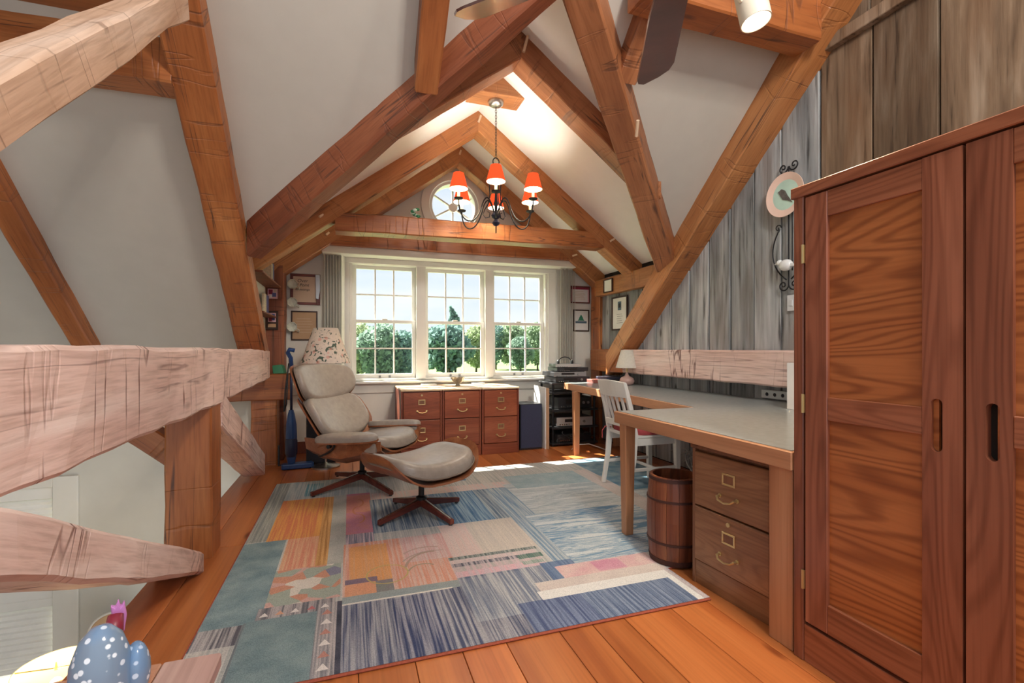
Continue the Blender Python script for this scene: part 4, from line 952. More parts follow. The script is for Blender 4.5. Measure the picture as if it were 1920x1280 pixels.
# ------------------------------------------------------------------ lounge chair and ottoman
def outline(w_, l, n, e):
    pts = []
    for i in range(n):
        a = 2 * math.pi * i / n; c, s = math.cos(a), math.sin(a)
        pts.append((w_ / 2 * math.copysign(abs(c) ** (2 / e), c), l / 2 * math.copysign(abs(s) ** (2 / e), s)))
    return pts
def bendz(x, w_, bend): return bend * abs(x / (w_ / 2)) ** (3.6 if bend > .12 else 2.4)
def pad(w_, l, th, bend, e=3.6, n=48, W=None, ybend=0.0):
    W = W or w_; ol = outline(w_, l, n, e); mb = MB(); vs = []; rs = [1.0, 1.0, .985, .95, .88, .76, .58, .36, .14]
    zs = [0, .25, .52, .72, .87, .95, 1.0, 1.03, 1.04]
    for r, z in zip(rs, zs):
        for x, y in ol: vs.append((x * r, y * r, th * z + bendz(x * r, W, bend) + ybend * (y * r / (l / 2)) ** 2))
    k = len(rs); fs = [(j * n + i, j * n + (i + 1) % n, (j + 1) * n + (i + 1) % n, (j + 1) * n + i) for j in range(k - 1) for i in range(n)]
    fs += [tuple((k - 1) * n + i for i in range(n))]
    o = len(vs)
    for r in (.7, .35, .05):
        for x, y in ol: vs.append((x * r, y * r, bendz(x * r, W, bend) + ybend * (y * r / (l / 2)) ** 2))
    fs += [(i, o + i, o + (i + 1) % n, (i + 1) % n) for i in range(n)] + [(o + j * n + i, o + (j + 1) * n + i, o + (j + 1) * n + (i + 1) % n, o + j * n + (i + 1) % n) for j in range(2) for i in range(n)]
    fs += [tuple(o + 2 * n + n - 1 - i for i in range(n))]
    return mb.add(vs, fs)
def shell(w_, l, th, bend, e=3.6, n=48, W=None, ybend=0.0):
    W = W or w_; ol = outline(w_, l, n, e); mb = MB(); vs = []; rs = [.04, .35, .7, .9, 1.0]
    for zo in (0, -th):
        for r in rs:
            for x, y in ol: vs.append((x * r, y * r, zo + bendz(x * r, W, bend) + ybend * (y * r / (l / 2)) ** 2))
    k = len(rs); fs = []
    for b in (0, 1):
        o = b * k * n
        for j in range(k - 1):
            for i in range(n):
                q = (o + j * n + i, o + j * n + (i + 1) % n, o + (j + 1) * n + (i + 1) % n, o + (j + 1) * n + i); fs.append(q if b == 0 else q[::-1])
        c = tuple(o + i for i in range(n)); fs.append(c)
    a = (k - 1) * n; b = a + k * n
    fs += [(a + i, b + i, b + (i + 1) % n, a + (i + 1) % n) for i in range(n)]
    return mb.add(vs, fs)
def piping(w_, l, bend, e=3.6, n=48, W=None, z=.006, ybend=0.0):
    W = W or w_
    return MB().tube([(x, y, z + bendz(x, W, bend) + ybend * (y / (l / 2)) ** 2) for x, y in outline(w_, l, n, e)], .0055, 6, closed=True)
def Mx(loc, rx): return Matrix.Translation(loc) @ Matrix.Rotation(R(rx), 4, 'X')
def star(t, zc, r, angs, h=.10):
    for a in angs:
        c, s = math.cos(a), math.sin(a); P = lambda q, wd, z: (q * c - wd * s, q * s + wd * c, z)
        mb = MB().hexa([P(0, -.020, .05), P(r, -.016, .0), P(r, .016, .0), P(0, .020, .05), P(0, -.020, h), P(r, -.016, .030), P(r, .016, .030), P(0, .020, h)])
        lg = part('base_leg', mb, 'star_base', t, bevel=.004)
        part('metal_strip', MB().hexa([P(.02, -.006, h - .001), P(r - .02, -.005, .031), P(r - .02, .005, .031), P(.02, .006, h - .001), P(.02, -.006, h + .004), P(r - .02, -.005, .035), P(r - .02, .005, .035), P(.02, .006, h + .004)]), 'silver', lg)
        part('glide', MB().cyl(P(r - .02, 0, -.0), P(r - .02, 0, -.008), .012, n=10), 'black_plastic', lg)
    part('column', MB().lathe([(.036, h - .01), (.036, h + .01), (.020, h + .02), (.020, zc - .05), (.034, zc - .045), (.034, zc)], (0, 0, 0), 20), 'black_metal', t, smooth=40)

t = empty('lounge_chair', (.10, 4.12, .019), R(57), 'tan leather lounge chair with moulded wood shells, facing the ottoman', 'chair')
star(t, .25, .43, [R(a) for a in (-28, 62, 152, 242)])
part('swivel_plate', MB().box(-.11, .11, -.12, .12, .245, .262), 'black_metal', t, bevel=.004)
sh = part('seat_shell', shell(.78, .62, .014, .17, 4.5).moved(Mx((0, -.09, .285), -8)), 'walnut_shell', t, smooth=40)
sM = Mx((0, -.105, .300), -8)
se = part('seat_cushion', pad(.65, .60, .105, .055, 3.6).moved(sM), 'leather', t, smooth=50)
part('piping', piping(.662, .612, .060, 3.6).moved(sM), 'piping', se, smooth=True)
bM = Mx((0, .285, .535), 54)
part('back_shell', shell(.80, .50, .014, .119, 3.2).moved(Mx((0, .298, .522), 54)), 'walnut_shell', t, smooth=40)
bc = part('back_cushion', pad(.69, .42, .085, .080, 3.2).moved(bM), 'leather', t, smooth=50)
part('piping', piping(.702, .43, .082, 3.2).moved(bM), 'piping', bc, smooth=True)
hM = Mx((0, .425, .822), 68)
part('head_shell', shell(.79, .365, .014, .118, 2.9).moved(Mx((0, .438, .818), 68)), 'walnut_shell', t, smooth=40)
hc = part('head_cushion', pad(.735, .33, .075, .100, 2.9).moved(hM), 'leather', t, smooth=50)
part('piping', piping(.747, .34, .103, 2.9).moved(hM), 'piping', hc, smooth=True)
for s in (-1, 1):
    MA = Matrix.Translation((s * .362, -.09, .435)) @ Matrix.Rotation(R(-4), 4, 'X') @ Matrix.Rotation(R(s * 10), 4, 'Y')
    arm = part('armrest', pad(.125, .52, .048, 0, 2.7, 28).moved(MA), 'leather', t, smooth=50)
    part('arm_shell', shell(.130, .525, .012, 0, 2.7, 28).moved(MA), 'walnut_shell', arm, smooth=40)
    n = 9; vs = []
    for k in range(n):                     # curved plywood side carrying the arm
        q = k / (n - 1); y0 = -.36 + .64 * q; lo = .235 + .07 * abs(q - .55) * 2; x = s * (.375 - .03 * (2 * q - 1) ** 2)
        for dx in (-.007, .007):
            for z, ox in ((lo, -.10), (lo + .05, -.02), (.435, 0)): vs.append((x + s * ox + dx, y0, z))
    fs = []
    for k in range(n - 1):
        b0 = k * 6; c0 = b0 + 6
        fs += [(b0, c0, c0 + 1, b0 + 1), (b0 + 1, c0 + 1, c0 + 2, b0 + 2), (b0 + 3, b0 + 4, c0 + 4, c0 + 3), (b0 + 4, b0 + 5, c0 + 5, c0 + 4), (b0 + 2, c0 + 2, c0 + 5, b0 + 5), (b0, b0 + 3, c0 + 3, c0)]
    fs += [(0, 1, 4, 3), (1, 2, 5, 4), ((n - 1) * 6, (n - 1) * 6 + 3, (n - 1) * 6 + 4, (n - 1) * 6 + 1), ((n - 1) * 6 + 1, (n - 1) * 6 + 4, (n - 1) * 6 + 5, (n - 1) * 6 + 2)]
    part('arm_side', MB().add(vs, fs), 'walnut_shell', arm, smooth=40)
    part('arm_pad', MB().box(min(s * .325, s * .355), max(s * .325, s * .355), -.33, .14, .345, .44), 'leather', arm, bevel=.014, seg=2, smooth=50)
    pts = bez((s * .386, .10, .42), (s * .40, -.06, .45), (s * .39, -.04, .36), (s * .365, .14, .30), 12)
    part('bracket', MB().tube(pts, .008, 6).cyl((s * .37, .04, .385), (s * .398, .04, .385), .015, n=12), 'black_metal', arm, smooth=40)
for s in (-1, 1):
    part('back_brace', MB().tube([(s * .12, .22, .34), (s * .12, .33, .50), (s * .12, .42, .68), (s * .12, .47, .84)], .011, 8), 'black_metal', t, smooth=40)

t = empty('ottoman', (.465, 3.28, .019), R(28), 'tan leather ottoman on a star base in front of the lounge chair', 'ottoman')
star(t, .265, .33, [R(a) for a in (0, 90, 180, 270)])
part('shell', shell(.735, .575, .014, .195, 3.8).moved(Matrix.Translation((0, 0, .262))), 'walnut_shell', t, smooth=40)
oc = part('cushion', pad(.645, .555, .10, .085, 3.6).moved(Matrix.Translation((0, 0, .282))), 'leather', t, smooth=50)
part('piping', piping(.657, .566, .088, 3.6).moved(Matrix.Translation((0, 0, .284))), 'piping', oc, smooth=True)

# ------------------------------------------------------------------ white chair at the desk
t = empty('desk_chair', (2.285, 3.375, .0115), R(90), 'white painted slat-back chair with red cushion pushed under the desk', 'chair')
wp = 'white_paint'
part('seat', MB().prism([(-.205, -.22), (.205, -.22), (.19, .205), (-.19, .205)], 'z', .425, .452), wp, t, bevel=.006)
cu = part('seat_cushion', pad(.40, .40, .05, 0, 5.0, 32).moved(Matrix.Translation((0, -.01, .452))), 'red_cushion', t, smooth=50)
for s in (-1, 1): part('tie', MB().tube([(s * .17, .19, .465), (s * .20, .23, .47), (s * .22, .25, .43), (s * .215, .25, .37)], .004, 6), 'red_cushion', cu)
for s in (-1, 1):
    part('leg', MB().hexa([(s * .19 - .017, -.20 - .017, 0), (s * .19 + .017, -.20 - .017, 0), (s * .19 + .017, -.20 + .017, 0), (s * .19 - .017, -.20 + .017, 0), (s * .185 - .021, -.215, .425), (s * .185 + .021, -.215, .425), (s * .185 + .021, -.17, .425), (s * .185 - .021, -.17, .425)]), wp, t, bevel=.003)
    prof = [(.255, 0), (.21, .25), (.195, .45), (.225, .62), (.29, .86)]
    vs = []
    for (y, z), wd in zip(prof, (.030, .040, .046, .040, .030)):
        for dx, dy in ((-.014, -wd / 2), (.014, -wd / 2), (.014, wd / 2), (-.014, wd / 2)): vs.append((s * .19 + dx, y + dy, z))
    fs = [(k * 4 + i, k * 4 + (i + 1) % 4, k * 4 + 4 + (i + 1) % 4, k * 4 + 4 + i) for k in range(4) for i in range(4)] + [(3, 2, 1, 0), (16, 17, 18, 19)]
    part('leg', MB().add(vs, fs), wp, t, bevel=.003)
    part('apron', MB().box(s * .18 - .009, s * .18 + .009, -.18, .18, .37, .425), wp, t)
    part('stretcher', MB().box(s * .185 - .009, s * .185 + .009, -.19, .22, .17, .195), wp, t, bevel=.003)
part('apron', MB().box(-.17, .17, -.205, -.185, .37, .425), wp, t)
part('stretcher', MB().box(-.18, .18, -.012, .012, .17, .19), wp, t, bevel=.003)
def yb(z): return .195 + max(0, (z - .45)) * .235
n = 8; vs = []
for i in range(n + 1):
    x = -.205 + .41 * i / n; bow = .030 * (1 - (x / .205) ** 2)
    for z, e in ((.745, 0), (.865 + .012 * (1 - (x / .205) ** 2), 0)):
        for d in (-.011, .011): vs.append((x, yb(z) + bow + d, z))
fs = []
for i in range(n):
    b = i * 4; c = b + 4; fs += [(b, c, c + 2, b + 2), (b + 1, b + 3, c + 3, c + 1), (b + 2, c + 2, c + 3, b + 3), (b, b + 1, c + 1, c)]
fs += [(0, 2, 3, 1), (n * 4, n * 4 + 1, n * 4 + 3, n * 4 + 2)]
part('top_rail', MB().add(vs, fs), wp, t, bevel=.003)
part('back_rail', MB().hexa([(-.18, .21, .50), (.18, .21, .50), (.18, .23, .50), (-.18, .23, .50), (-.18, .22, .55), (.18, .22, .55), (.18, .24, .55), (-.18, .24, .55)]), wp, t, bevel=.003)
for i in range(5):
    x = -.132 + i * .066; bow = .026 * (1 - (x / .205) ** 2); vs = []
    for z, k in ((.54, .4), (.65, .8), (.755, 1)):
        for dx, dy in ((-.013, -.006), (.013, -.006), (.013, .006), (-.013, .006)): vs.append((x + dx, yb(z) + bow * k + dy, z))
    fs = [(k * 4 + i_, k * 4 + (i_ + 1) % 4, k * 4 + 4 + (i_ + 1) % 4, k * 4 + 4 + i_) for k in range(2) for i_ in range(4)] + [(3, 2, 1, 0), (8, 9, 10, 11)]
    part('slat', MB().add(vs, fs), wp, t)
# ------------------------------------------------------------------ lamps
def point(name, loc, watts, colr, r=.03):
    l = bpy.data.lights.new(name, 'POINT'); l.energy = watts; l.color = colr; l.shadow_soft_size = r
    o = bpy.data.objects.new(name, l); col.objects.link(o); o.location = loc; return o
def lampshade(mb_r0, mb_r1, z0, z1, n=32, th=.002):
    return MB().lathe([(mb_r0, z0), (mb_r1, z1), (mb_r1 - th, z1), (mb_r0 - th, z0), (mb_r0, z0)], (0, 0, 0), n, cap=False)
t = empty('floor_lamp', (-.215, 4.93, 0), 0, 'floor lamp with floral cone shade behind the lounge chair', 'lamp')
part('base', MB().lathe([(.13, 0), (.13, .015), (.03, .035), (.012, .05)], (0, 0, 0), 28), 'pewter', t, smooth=40)
part('pole', MB().cyl((0, 0, .04), (0, 0, 1.10), .010, n=12), 'pewter', t)
part('shade', lampshade(.225, .112, 1.0, 1.335), 'shade_floral', t, smooth=True, label='cream cone shade with rose and green flowers')
part('socket', MB().cyl((0, 0, 1.08), (0, 0, 1.15), .018, n=12).tube([(0, -.1, 1.30), (0, 0, 1.30), (0, .1, 1.30)], .003, 6), 'brass', t)

t = empty('desk_lamp', (2.80, 4.42, .7505), 0, 'small table lamp with white shade and rosy round base on the desk', 'lamp')
part('base', MB().lathe([(.04, 0), (.065, .012), (.080, .045), (.066, .078), (.026, .098), (.016, .115), (.014, .14)], (0, 0, 0), 28), 'ceramic_rose', t, smooth=50)
part('stem', MB().cyl((0, 0, .13), (0, 0, .26), .008, n=10), 'brass', t)
part('shade', lampshade(.118, .062, .185, .375), 'shade_white', t, smooth=True)

# chandelier
CH = (1.215, 4.0, 2.207)
t = empty('chandelier', CH, 0, 'dark iron chandelier with six red shades hanging from the ridge', 'chandelier')
part('canopy', MB().lathe([(.0, 1.045), (.035, 1.047), (.062, 1.062), (.068, 1.08), (.068, 1.092)], (0, 0, 0), 24), 'pewter', t, smooth=50)
mb = MB(); z = .60; i = 0
while z < 1.04:
    a = R(90 * (i % 2)); c_, s_ = math.cos(a), math.sin(a)
    mb.tube([(.008 * math.cos(q) * c_, .008 * math.cos(q) * s_, z + .013 + .016 * math.sin(q)) for q in [2 * math.pi * k / 8 for k in range(8)]], .0022, 5, closed=True); z += .0245; i += 1
part('chain', mb, 'iron', t, kind='stuff')
part('loop', MB().tube([(.028 * math.cos(q), 0, .565 + .034 * math.sin(q)) for q in [2 * math.pi * k / 20 for k in range(20)]], .005, 6, closed=True), 'iron', t, smooth=True)
part('column', MB().lathe([(.0, .0), (.022, .008), (.034, .03), (.022, .05), (.012, .06), (.034, .075), (.042, .095), (.030, .115), (.012, .13), (.014, .18), (.022, .20), (.014, .22), (.009, .30), (.009, .45), (.020, .47), (.020, .49), (.006, .53)], (0, 0, 0), 20), 'navy_iron', t, smooth=50)
for k in range(3):
    a = R(30 + 120 * k); c_, s_ = math.cos(a), math.sin(a)
    pts = [(q * c_, q * s_, z) for q, z in ((.012, .45), (.05, .50), (.075, .44), (.06, .36), (.055, .28), (.07, .20), (.10, .155), (.12, .11), (.095, .08), (.06, .085), (.055, .12), (.075, .135))]
    part('scroll', MB().tube(pts, .005, 6), 'iron', t, smooth=True)
for k in range(6):
    a = R(-107 + 60 * k); c_, s_ = math.cos(a), math.sin(a)
    P = lambda q, z: Vector((q * c_, q * s_, z))
    pts = bez(P(.012, .10), P(.07, .30), P(.11, .26), P(.15, .13), 8)[:-1] + bez(P(.15, .13), P(.20, -.015), P(.30, -.02), P(.34, .07), 10)[:-1] + bez(P(.34, .07), P(.355, .11), P(.36, .14), P(.36, .175), 4)
    arm = part('arm', MB().tube(pts, .006, 8), 'iron', t, smooth=True)
    x, y = .36 * c_, .36 * s_
    part('drip_pan', MB().lathe([(.008, .172), (.034, .180), (.038, .190), (.034, .188), (.010, .184)], (x, y, 0), 18), 'iron', arm, smooth=40)
    part('candle', MB().cyl((x, y, .184), (x, y, .265), .012, n=12), 'candle_sleeve', arm, smooth=40)
    part('bulb', MB().ball((x, y, .295), (.013, .013, .028), 10, 8), 'bulb_glow', arm, smooth=True)
    sh = part('shade', MB().lathe([(.078, .265), (.044, .395)], (x, y, 0), 26, cap=False), 'shade_red', arm, smooth=True, label='small red cone shade')
    part('lining', MB().lathe([(.075, .2655), (.042, .394)], (x, y, 0), 26, cap=False), 'shade_inner', sh, smooth=True)
    point('chandelier_bulb', (CH[0] + x, CH[1] + y, CH[2] + .33), 7.0, (1, .90, .78), .03)

# ceiling fan
FN = (.845, 1.055, 2.25)
t = empty('ceiling_fan', FN, 0, 'ceiling fan with five dark reddish blades hung from the main ceiling', 'fan')
part('downrod', MB().cyl((0, 0, .1), (0, 0, zm(1.055) - 2.25), .013, n=10), 'silver', t)
part('motor_housing', MB().lathe([(.03, -.07), (.07, -.06), (.085, -.02), (.11, .0), (.13, .03), (.13, .09), (.09, .13), (.03, .16)], (0, 0, 0), 32), 'silver', t, smooth=40)
for k in range(5):
    M = Matrix.Rotation(R(61 + 72 * k), 4, 'Z') @ Matrix.Rotation(R(-23), 4, 'X')
    n = 6; ol = [(.17, -.055), (.30, -.066), (.66, -.078), (.70, -.062), (.715, -.02), (.715, .045), (.69, .07), (.66, .076), (.30, .066), (.17, .055)]
    b = part('blade', MB().prism(ol, 'z', -.004, .004).moved(M), 'fan_blade', t)
    part('bracket', MB().box(.10, .24, -.018, .018, .004, .012).moved(M), 'silver', b)

# spot lamp on its rod
SP = (1.60, 1.55, 2.49)
t = empty('spot_lamp', SP, 0, 'cream cylindrical spotlight glowing beside the fan blade', 'lamp')
ax = Vector((.10, -.16, -1)).normalized(); top = -ax * .20
n_ = MB(); q = ax.to_track_quat('Z', 'Y').to_matrix().to_4x4()
part('body', MB().lathe([(.058, -.20), (.060, -.19), (.060, .0), (.056, .0), (.054, -.03), (.05, -.045), (.0, -.045)], (0, 0, 0), 32).moved(q), 'spot_body', t, smooth=40)
part('lens', MB().cyl((0, 0, -.043), (0, 0, -.038), .043, n=24).moved(q), 'spot_glow', t)
part('arm', MB().tube([tuple(-ax * .08 + Vector((-.058, 0, 0))), (-.16, 0, .14), (-.16, 0, .30)], .009, 8).box(-.35, .03, -.02, .02, .30, .33), 'spot_body', t)
part('rod', MB().cyl((-.16, 0, .33), (-.16, 0, zm(1.55) - 2.49), .008, n=8), 'spot_body', t)
sl = bpy.data.lights.new('spot_light', 'SPOT'); sl.energy = 55; sl.color = (1, .80, .55); sl.spot_size = R(95); sl.spot_blend = .6; sl.shadow_soft_size = .04
so = bpy.data.objects.new('spot_light', sl); col.objects.link(so); so.location = Vector(SP) + ax * .03; so.rotation_euler = ax.to_track_quat('-Z', 'Y').to_euler()

# ------------------------------------------------------------------ speakers, upright panel, audio rack
def speaker(x0, x1, y0, y1, h, label, cloth):
    b = ((x0 + x1) / 2, (y0 + y1) / 2, 0); t = empty('speaker', b, 0, label, 'speaker')
    part('cabinet', MB().box(x0, x1, y0 + .012, y1, 0, h), 'black_plastic', t, bevel=.004, world=b)
    part('grille', MB().box(x0 + .006, x1 - .006, y0, y0 + .012, .02, h - .006), cloth, t, bevel=.004, world=b)
speaker(1.81, 2.075, 5.02, 5.32, .515, 'navy cloth-fronted speaker between the file cabinets and tan upright', 'navy_cloth')
speaker(-.40, -.13, 5.05, 5.35, .52, 'black speaker standing behind the lounge chair', 'black_cloth')
t = empty('upright_panel', (2.125, 5.05, 0), 0, 'narrow tan upright panel with white side beside the audio rack', 'panel')
part('side', MB().box(-.022, -.012, -.05, .30, 0, .70), 'white_board', t, bevel=.002)
part('front', MB().box(-.012, .022, -.06, -.04, 0, .69).box(-.012, .022, -.04, .3, .67, .69), 'tan_upright', t, bevel=.002)
RK = (2.52, 5.30, 0)
t = empty('audio_rack', RK, 0, 'black open audio rack in the corner by the window', 'rack')
for z in (.03, .215, .42, .62, .73):
    part('shelf', MB().box(-.30, .30, -.22, .20, z - .012, z + .012), 'black_plastic', t, bevel=.003)
for x in (-.27, .27):
    for y in (-.18, .17): part('upright', MB().cyl((x, y, 0), (x, y, .73), .014, n=10), 'black_metal', t)
def device(name, label, x0, x1, y0, y1, z0, h, face, body='black_plastic', knobs=2, disp=True):
    b = (RK[0] + (x0 + x1) / 2, RK[1] + (y0 + y1) / 2, z0); t = empty(name, b, R(rnd.uniform(-3, 3)), label, 'audio device')
    hw, hd = (x1 - x0) / 2, (y1 - y0) / 2
    part('case', MB().box(-hw, hw, -hd + .006, hd, .006, h), body, t, bevel=.003)
    fp = part('front_panel', MB().box(-hw, hw, -hd, -hd + .006, .004, h), face, t, bevel=.002)
    if disp: part('display', MB().box(-hw * .55, hw * .25, -hd - .002, -hd, h * .45, h * .8), 'dark_hole', fp)
    for k in range(knobs): part('knob', MB().cyl((hw * (.5 + .28 * k), -hd, h * .5), (hw * (.5 + .28 * k), -hd - .014, h * .5), min(.016, h * .22), n=14), 'grey_plastic' if face != 'silver_panel' else 'silver', fp)
    for k in range(5): part('button', MB().box(-hw * .85 + k * .028, -hd - .003 if False else -hw * .85 + k * .028 + .016, -hd - .004, -hd, h * .15, h * .28) if False else MB().box(-hw * .85 + k * .028, -hw * .85 + k * .028 + .016, -hd - .004, -hd, h * .15, h * .28), 'silver', fp)
    for s in (-1, 1): part('foot', MB().cyl((s * hw * .8, -hd * .7, 0), (s * hw * .8, -hd * .7, .006), .012, n=8), 'black_plastic', t)
device('receiver', 'silver-fronted receiver on the lower rack shelf', -.22, .24, -.20, .16, .228, .105, 'silver_panel', knobs=1)
device('amplifier', 'black amplifier with round knobs in the middle of the rack', -.22, .22, -.20, .14, .433, .135, 'black_plastic', knobs=2)
device('cassette_deck', 'black deck on the bottom rack shelf', -.23, .22, -.19, .16, .043, .09, 'black_plastic', knobs=0)
device('disc_player', 'thin black player on top of the rack', -.24, .20, -.20, .16, .743, .062, 'black_plastic', knobs=1)
device('tape_deck', 'grey tape deck stacked above the thin black player', -.26, .16, -.19, .17, .806, .06, 'grey_plastic', knobs=1)
device('cable_box', 'dark cable box stacked near the top of the rack', -.20, .20, -.17, .15, .867, .05, 'black_plastic', knobs=0)
device('router', 'small silver router on the very top of the rack', -.22, .10, -.16, .06, .918, .04, 'silver_panel', knobs=0, disp=False)
solo('headset', MB().tube([(2.45 + .09 * math.cos(R(a)), 5.22, .965 + .075 * math.sin(R(a))) for a in range(0, 181, 12)], .006, 6).ball((2.36, 5.22, .978), (.016, .03, .03), 10, 8).ball((2.54, 5.22, .978), (.016, .03, .03), 10, 8), 'black_plastic', 'black headset lying on the top of the rack', 'headset', smooth=40)
mb = MB()
for k in range(7):
    x = 2.30 + k * .06; mb.tube(bez((x, 5.06, .07 + .015 * k), (x + .2 * math.sin(k), 5.0, -.02 + .03 * k), (x - .15, 5.04, .15), (x + .12 * math.cos(k * 2), 5.05, .10 + .04 * (k % 3)), 10), .004, 5)
solo('cable_tangle', mb, 'cable_black', 'tangle of black cables at the foot of the rack', 'cables', kind='stuff')
solo('cable', MB().tube([(2.36, 4.86, .008), (2.45, 4.84, .06), (2.56, 4.82, .065), (2.66, 4.78, .03), (2.72, 4.72, .006)], .006, 6), 'white_paint', 'white cable looping over the floor in front of the rack', 'cable', smooth=True)
mb = MB()
for k in range(8):
    a = k * .8; mb.tube(bez((2.78 + .04 * k, 3.25 + .07 * k, .02), (2.7, 3.4 + .2 * math.sin(a), .22), (2.98, 3.5 + .2 * math.cos(a), .30), (2.95, 3.2 + .1 * k, .05 + .03 * (k % 4)), 10), .005, 5)
solo('cable_tangle', mb, 'cable_grey', 'tangle of grey cables on the floor under the desk', 'cables', kind='stuff')
solo('power_strip', MB().box(2.74, 2.79, 3.35, 3.75, .004, .045), 'socket_strip', 'white power strip on the floor under the desk', 'power strip', bevel=.005)
solo('white_box', MB().box(2.86, 3.01, 2.86, 3.12, 0, .24), 'white_board', 'white box under the desk against the barn boards', 'box', bevel=.005)
solo('power_adapter', MB().box(2.80, 2.86, 3.18, 3.26, 0, .05), 'black_plastic', 'black power adapter on the floor beside the white box', 'adapter', bevel=.006)

# desk-top things
t = empty('socket_strip', (XW - .012, 2.75, .79), 0, 'white socket strip on the boards above the desk', 'socket strip')
part('housing', MB().box(-.012, .012, -.115, .125, -.032, .032), 'socket_strip', t, bevel=.004)
for y in (-.07, 0, .07): part('socket', MB().cyl((-.013, y, 0), (-.011, y, 0), .014, n=12), 'ink', t)
t = empty('desk_shelf', (2.78, 2.20, .7505), 0, 'small white desk shelf half hidden by the wardrobe', 'shelf')
part('side', MB().box(-.135, -.12, -.12, .12, 0, .295), 'white_board', t, bevel=.002)
part('side', MB().box(.12, .135, -.12, .12, 0, .295), 'white_board', t, bevel=.002)
for z in (.0, .145, .28): part('board', MB().box(-.12, .12, -.12, .12, z, z + .015), 'white_board', t, bevel=.002)
part('back', MB().box(-.12, .12, .105, .12, 0, .295), 'grey_plastic', t)
solo('book', MB().box(2.60, 2.78, 4.78, 4.95, .7505, .79), 'book_red', 'dark red book lying on the far end of the desk', 'book', bevel=.003)
solo('book', MB().box(2.72, 2.95, 4.70, 4.95, .791, .82), 'book_dark', 'dark book lying on the dark red book', 'book', bevel=.003)

# ------------------------------------------------------------------ vacuum cleaner by the eave beam
t = empty('vacuum_cleaner', (-.50, 4.95, 0), R(4), 'slim blue upright vacuum cleaner beside the eave post', 'vacuum cleaner')
part('head', MB().prism([(-.10, -.05), (.17, -.05), (.18, -.02), (.16, .05), (-.09, .05), (-.11, 0)], 'z', .005, .055), 'blue_plastic', t, bevel=.012, seg=2)
part('body', MB().lathe([(.03, .05), (.045, .12), (.050, .30), (.046, .42), (.030, .52), (.020, .56)], (-.02, 0, 0), 20), 'blue_plastic', t, smooth=50)
part('dust_cup', MB().lathe([(.040, .12), (.054, .15), (.054, .27), (.046, .29)], (-.02, -.012, 0), 20), 'blue_dark', t, smooth=50)
part('handle_tube', MB().tube([(-.02, 0, .55), (-.02, .0, .80), (-.02, .02, .98)], .012, 10), 'blue_dark', t, smooth=True)
part('grip', MB().tube([(-.02, .02, .95), (-.025, .01, 1.05), (-.05, -.01, 1.10), (-.035, -.02, 1.13), (.01, -.02, 1.12)], .020, 10), 'blue_plastic', t, smooth=True)
part('cord', MB().tube([(-.04, -.02, 1.0), (-.07, -.03, .75), (-.08, -.03, .55), (-.06, -.03, .62), (-.05, -.03, .9)], .007, 6), 'cable_black', t, smooth=True)
solo('charging_stand', MB().box(-.655, -.42, 5.10, 5.13, 0, .012).box(-.655, -.64, 5.10, 5.13, .012, .20), 'black_plastic', 'thin black wire stand behind the vacuum head', 'stand', bevel=.003)
solo('toy_block', MB().hexa([(-.70, 5.12, .8955), (-.60, 5.12, .8955), (-.585, 5.20, .8955), (-.70, 5.20, .8955), (-.71, 5.14, .975), (-.625, 5.14, .985), (-.61, 5.21, .975), (-.70, 5.21, .965)]), 'green_block', 'small green block standing on the eave beam', 'block', bevel=.004)

# ------------------------------------------------------------------ pictures
def picture(name, label, cx, cz, w_, h_, y, fmat, paper, fw=.02, marks=(), mat_border=None, rot=0, x=None):
    """framed sheet; on the gable it faces -y, with x given it hangs on the boards and faces -x"""
    loc = (cx, y, cz - h_ / 2) if x is None else (x, y, cz - h_ / 2); rz = 0 if x is None else R(-90)
    t = empty(name, loc, rz, label, 'picture')
    a, b = w_ / 2, h_
    mb = MB().box(-a, a, -.02, 0, 0, fw).box(-a, a, -.02, 0, b - fw, b).box(-a, -a + fw, -.02, 0, fw, b - fw).box(a - fw, a, -.02, 0, fw, b - fw)
    part('frame', mb, fmat, t, bevel=.003)
    sh = part('sheet', MB().box(-a + fw, a - fw, -.010, -.004, fw, b - fw), paper, t)
    for k, (u0, u1, v0, v1, m) in enumerate(marks):
        iw, ih = w_ - 2 * fw, h_ - 2 * fw
        part('print', MB().box(-iw / 2 + iw * u0, -iw / 2 + iw * u1, -.0112 - .0003 * k, -.0095, fw + ih * v0, fw + ih * v1), m, sh)
    return t
def lines(v0, v1, n, m='ink', u0=.15, u1=.85, h=.012):
    return [(u0 + .03 * (k % 2), u1 - .05 * (k % 3), v0 + (v1 - v0) * k / max(1, n - 1), v0 + (v1 - v0) * k / max(1, n - 1) + h, m) for k in range(n)]
def script_text(parent, txt, size, x, y, z, m, name='lettering'):
    c = bpy.data.curves.new(name, 'FONT'); c.body = txt; c.size = size; c.align_x = 'CENTER'; c.extrude = .0004; c.shear = .25
    o = bpy.data.objects.new(name, c); col.objects.link(o)
    dg = bpy.context.evaluated_depsgraph_get(); me = bpy.data.meshes.new_from_object(o.evaluated_get(dg)); me.materials.clear(); me.materials.append(MATS[m]); bpy.data.objects.remove(o)
    n = bpy.data.objects.new(name, me); col.objects.link(n); n.parent = parent; n.location = (x, y, z); n.rotation_euler = (R(90), 0, 0); return n
p = picture('framed_certificate', 'wide reddish frame with handwritten cream sheet and a knife over it', -.452, 1.783, .30, .335, YW, 'frame_red', 'paper_cream', .028)
for txt, z, s in (('Over', .245, .05), ('2 Point', .20, .045), ('to settings', .155, .034)): script_text(p, txt, s, -.03, -.0112, z, 'ink')
part('knife', MB().prism([(.105, .07), (.135, .06), (.15, .16), (.148, .33), (.10, .33)], 'y', -.034, -.026), 'blade_steel', p, bevel=.003)
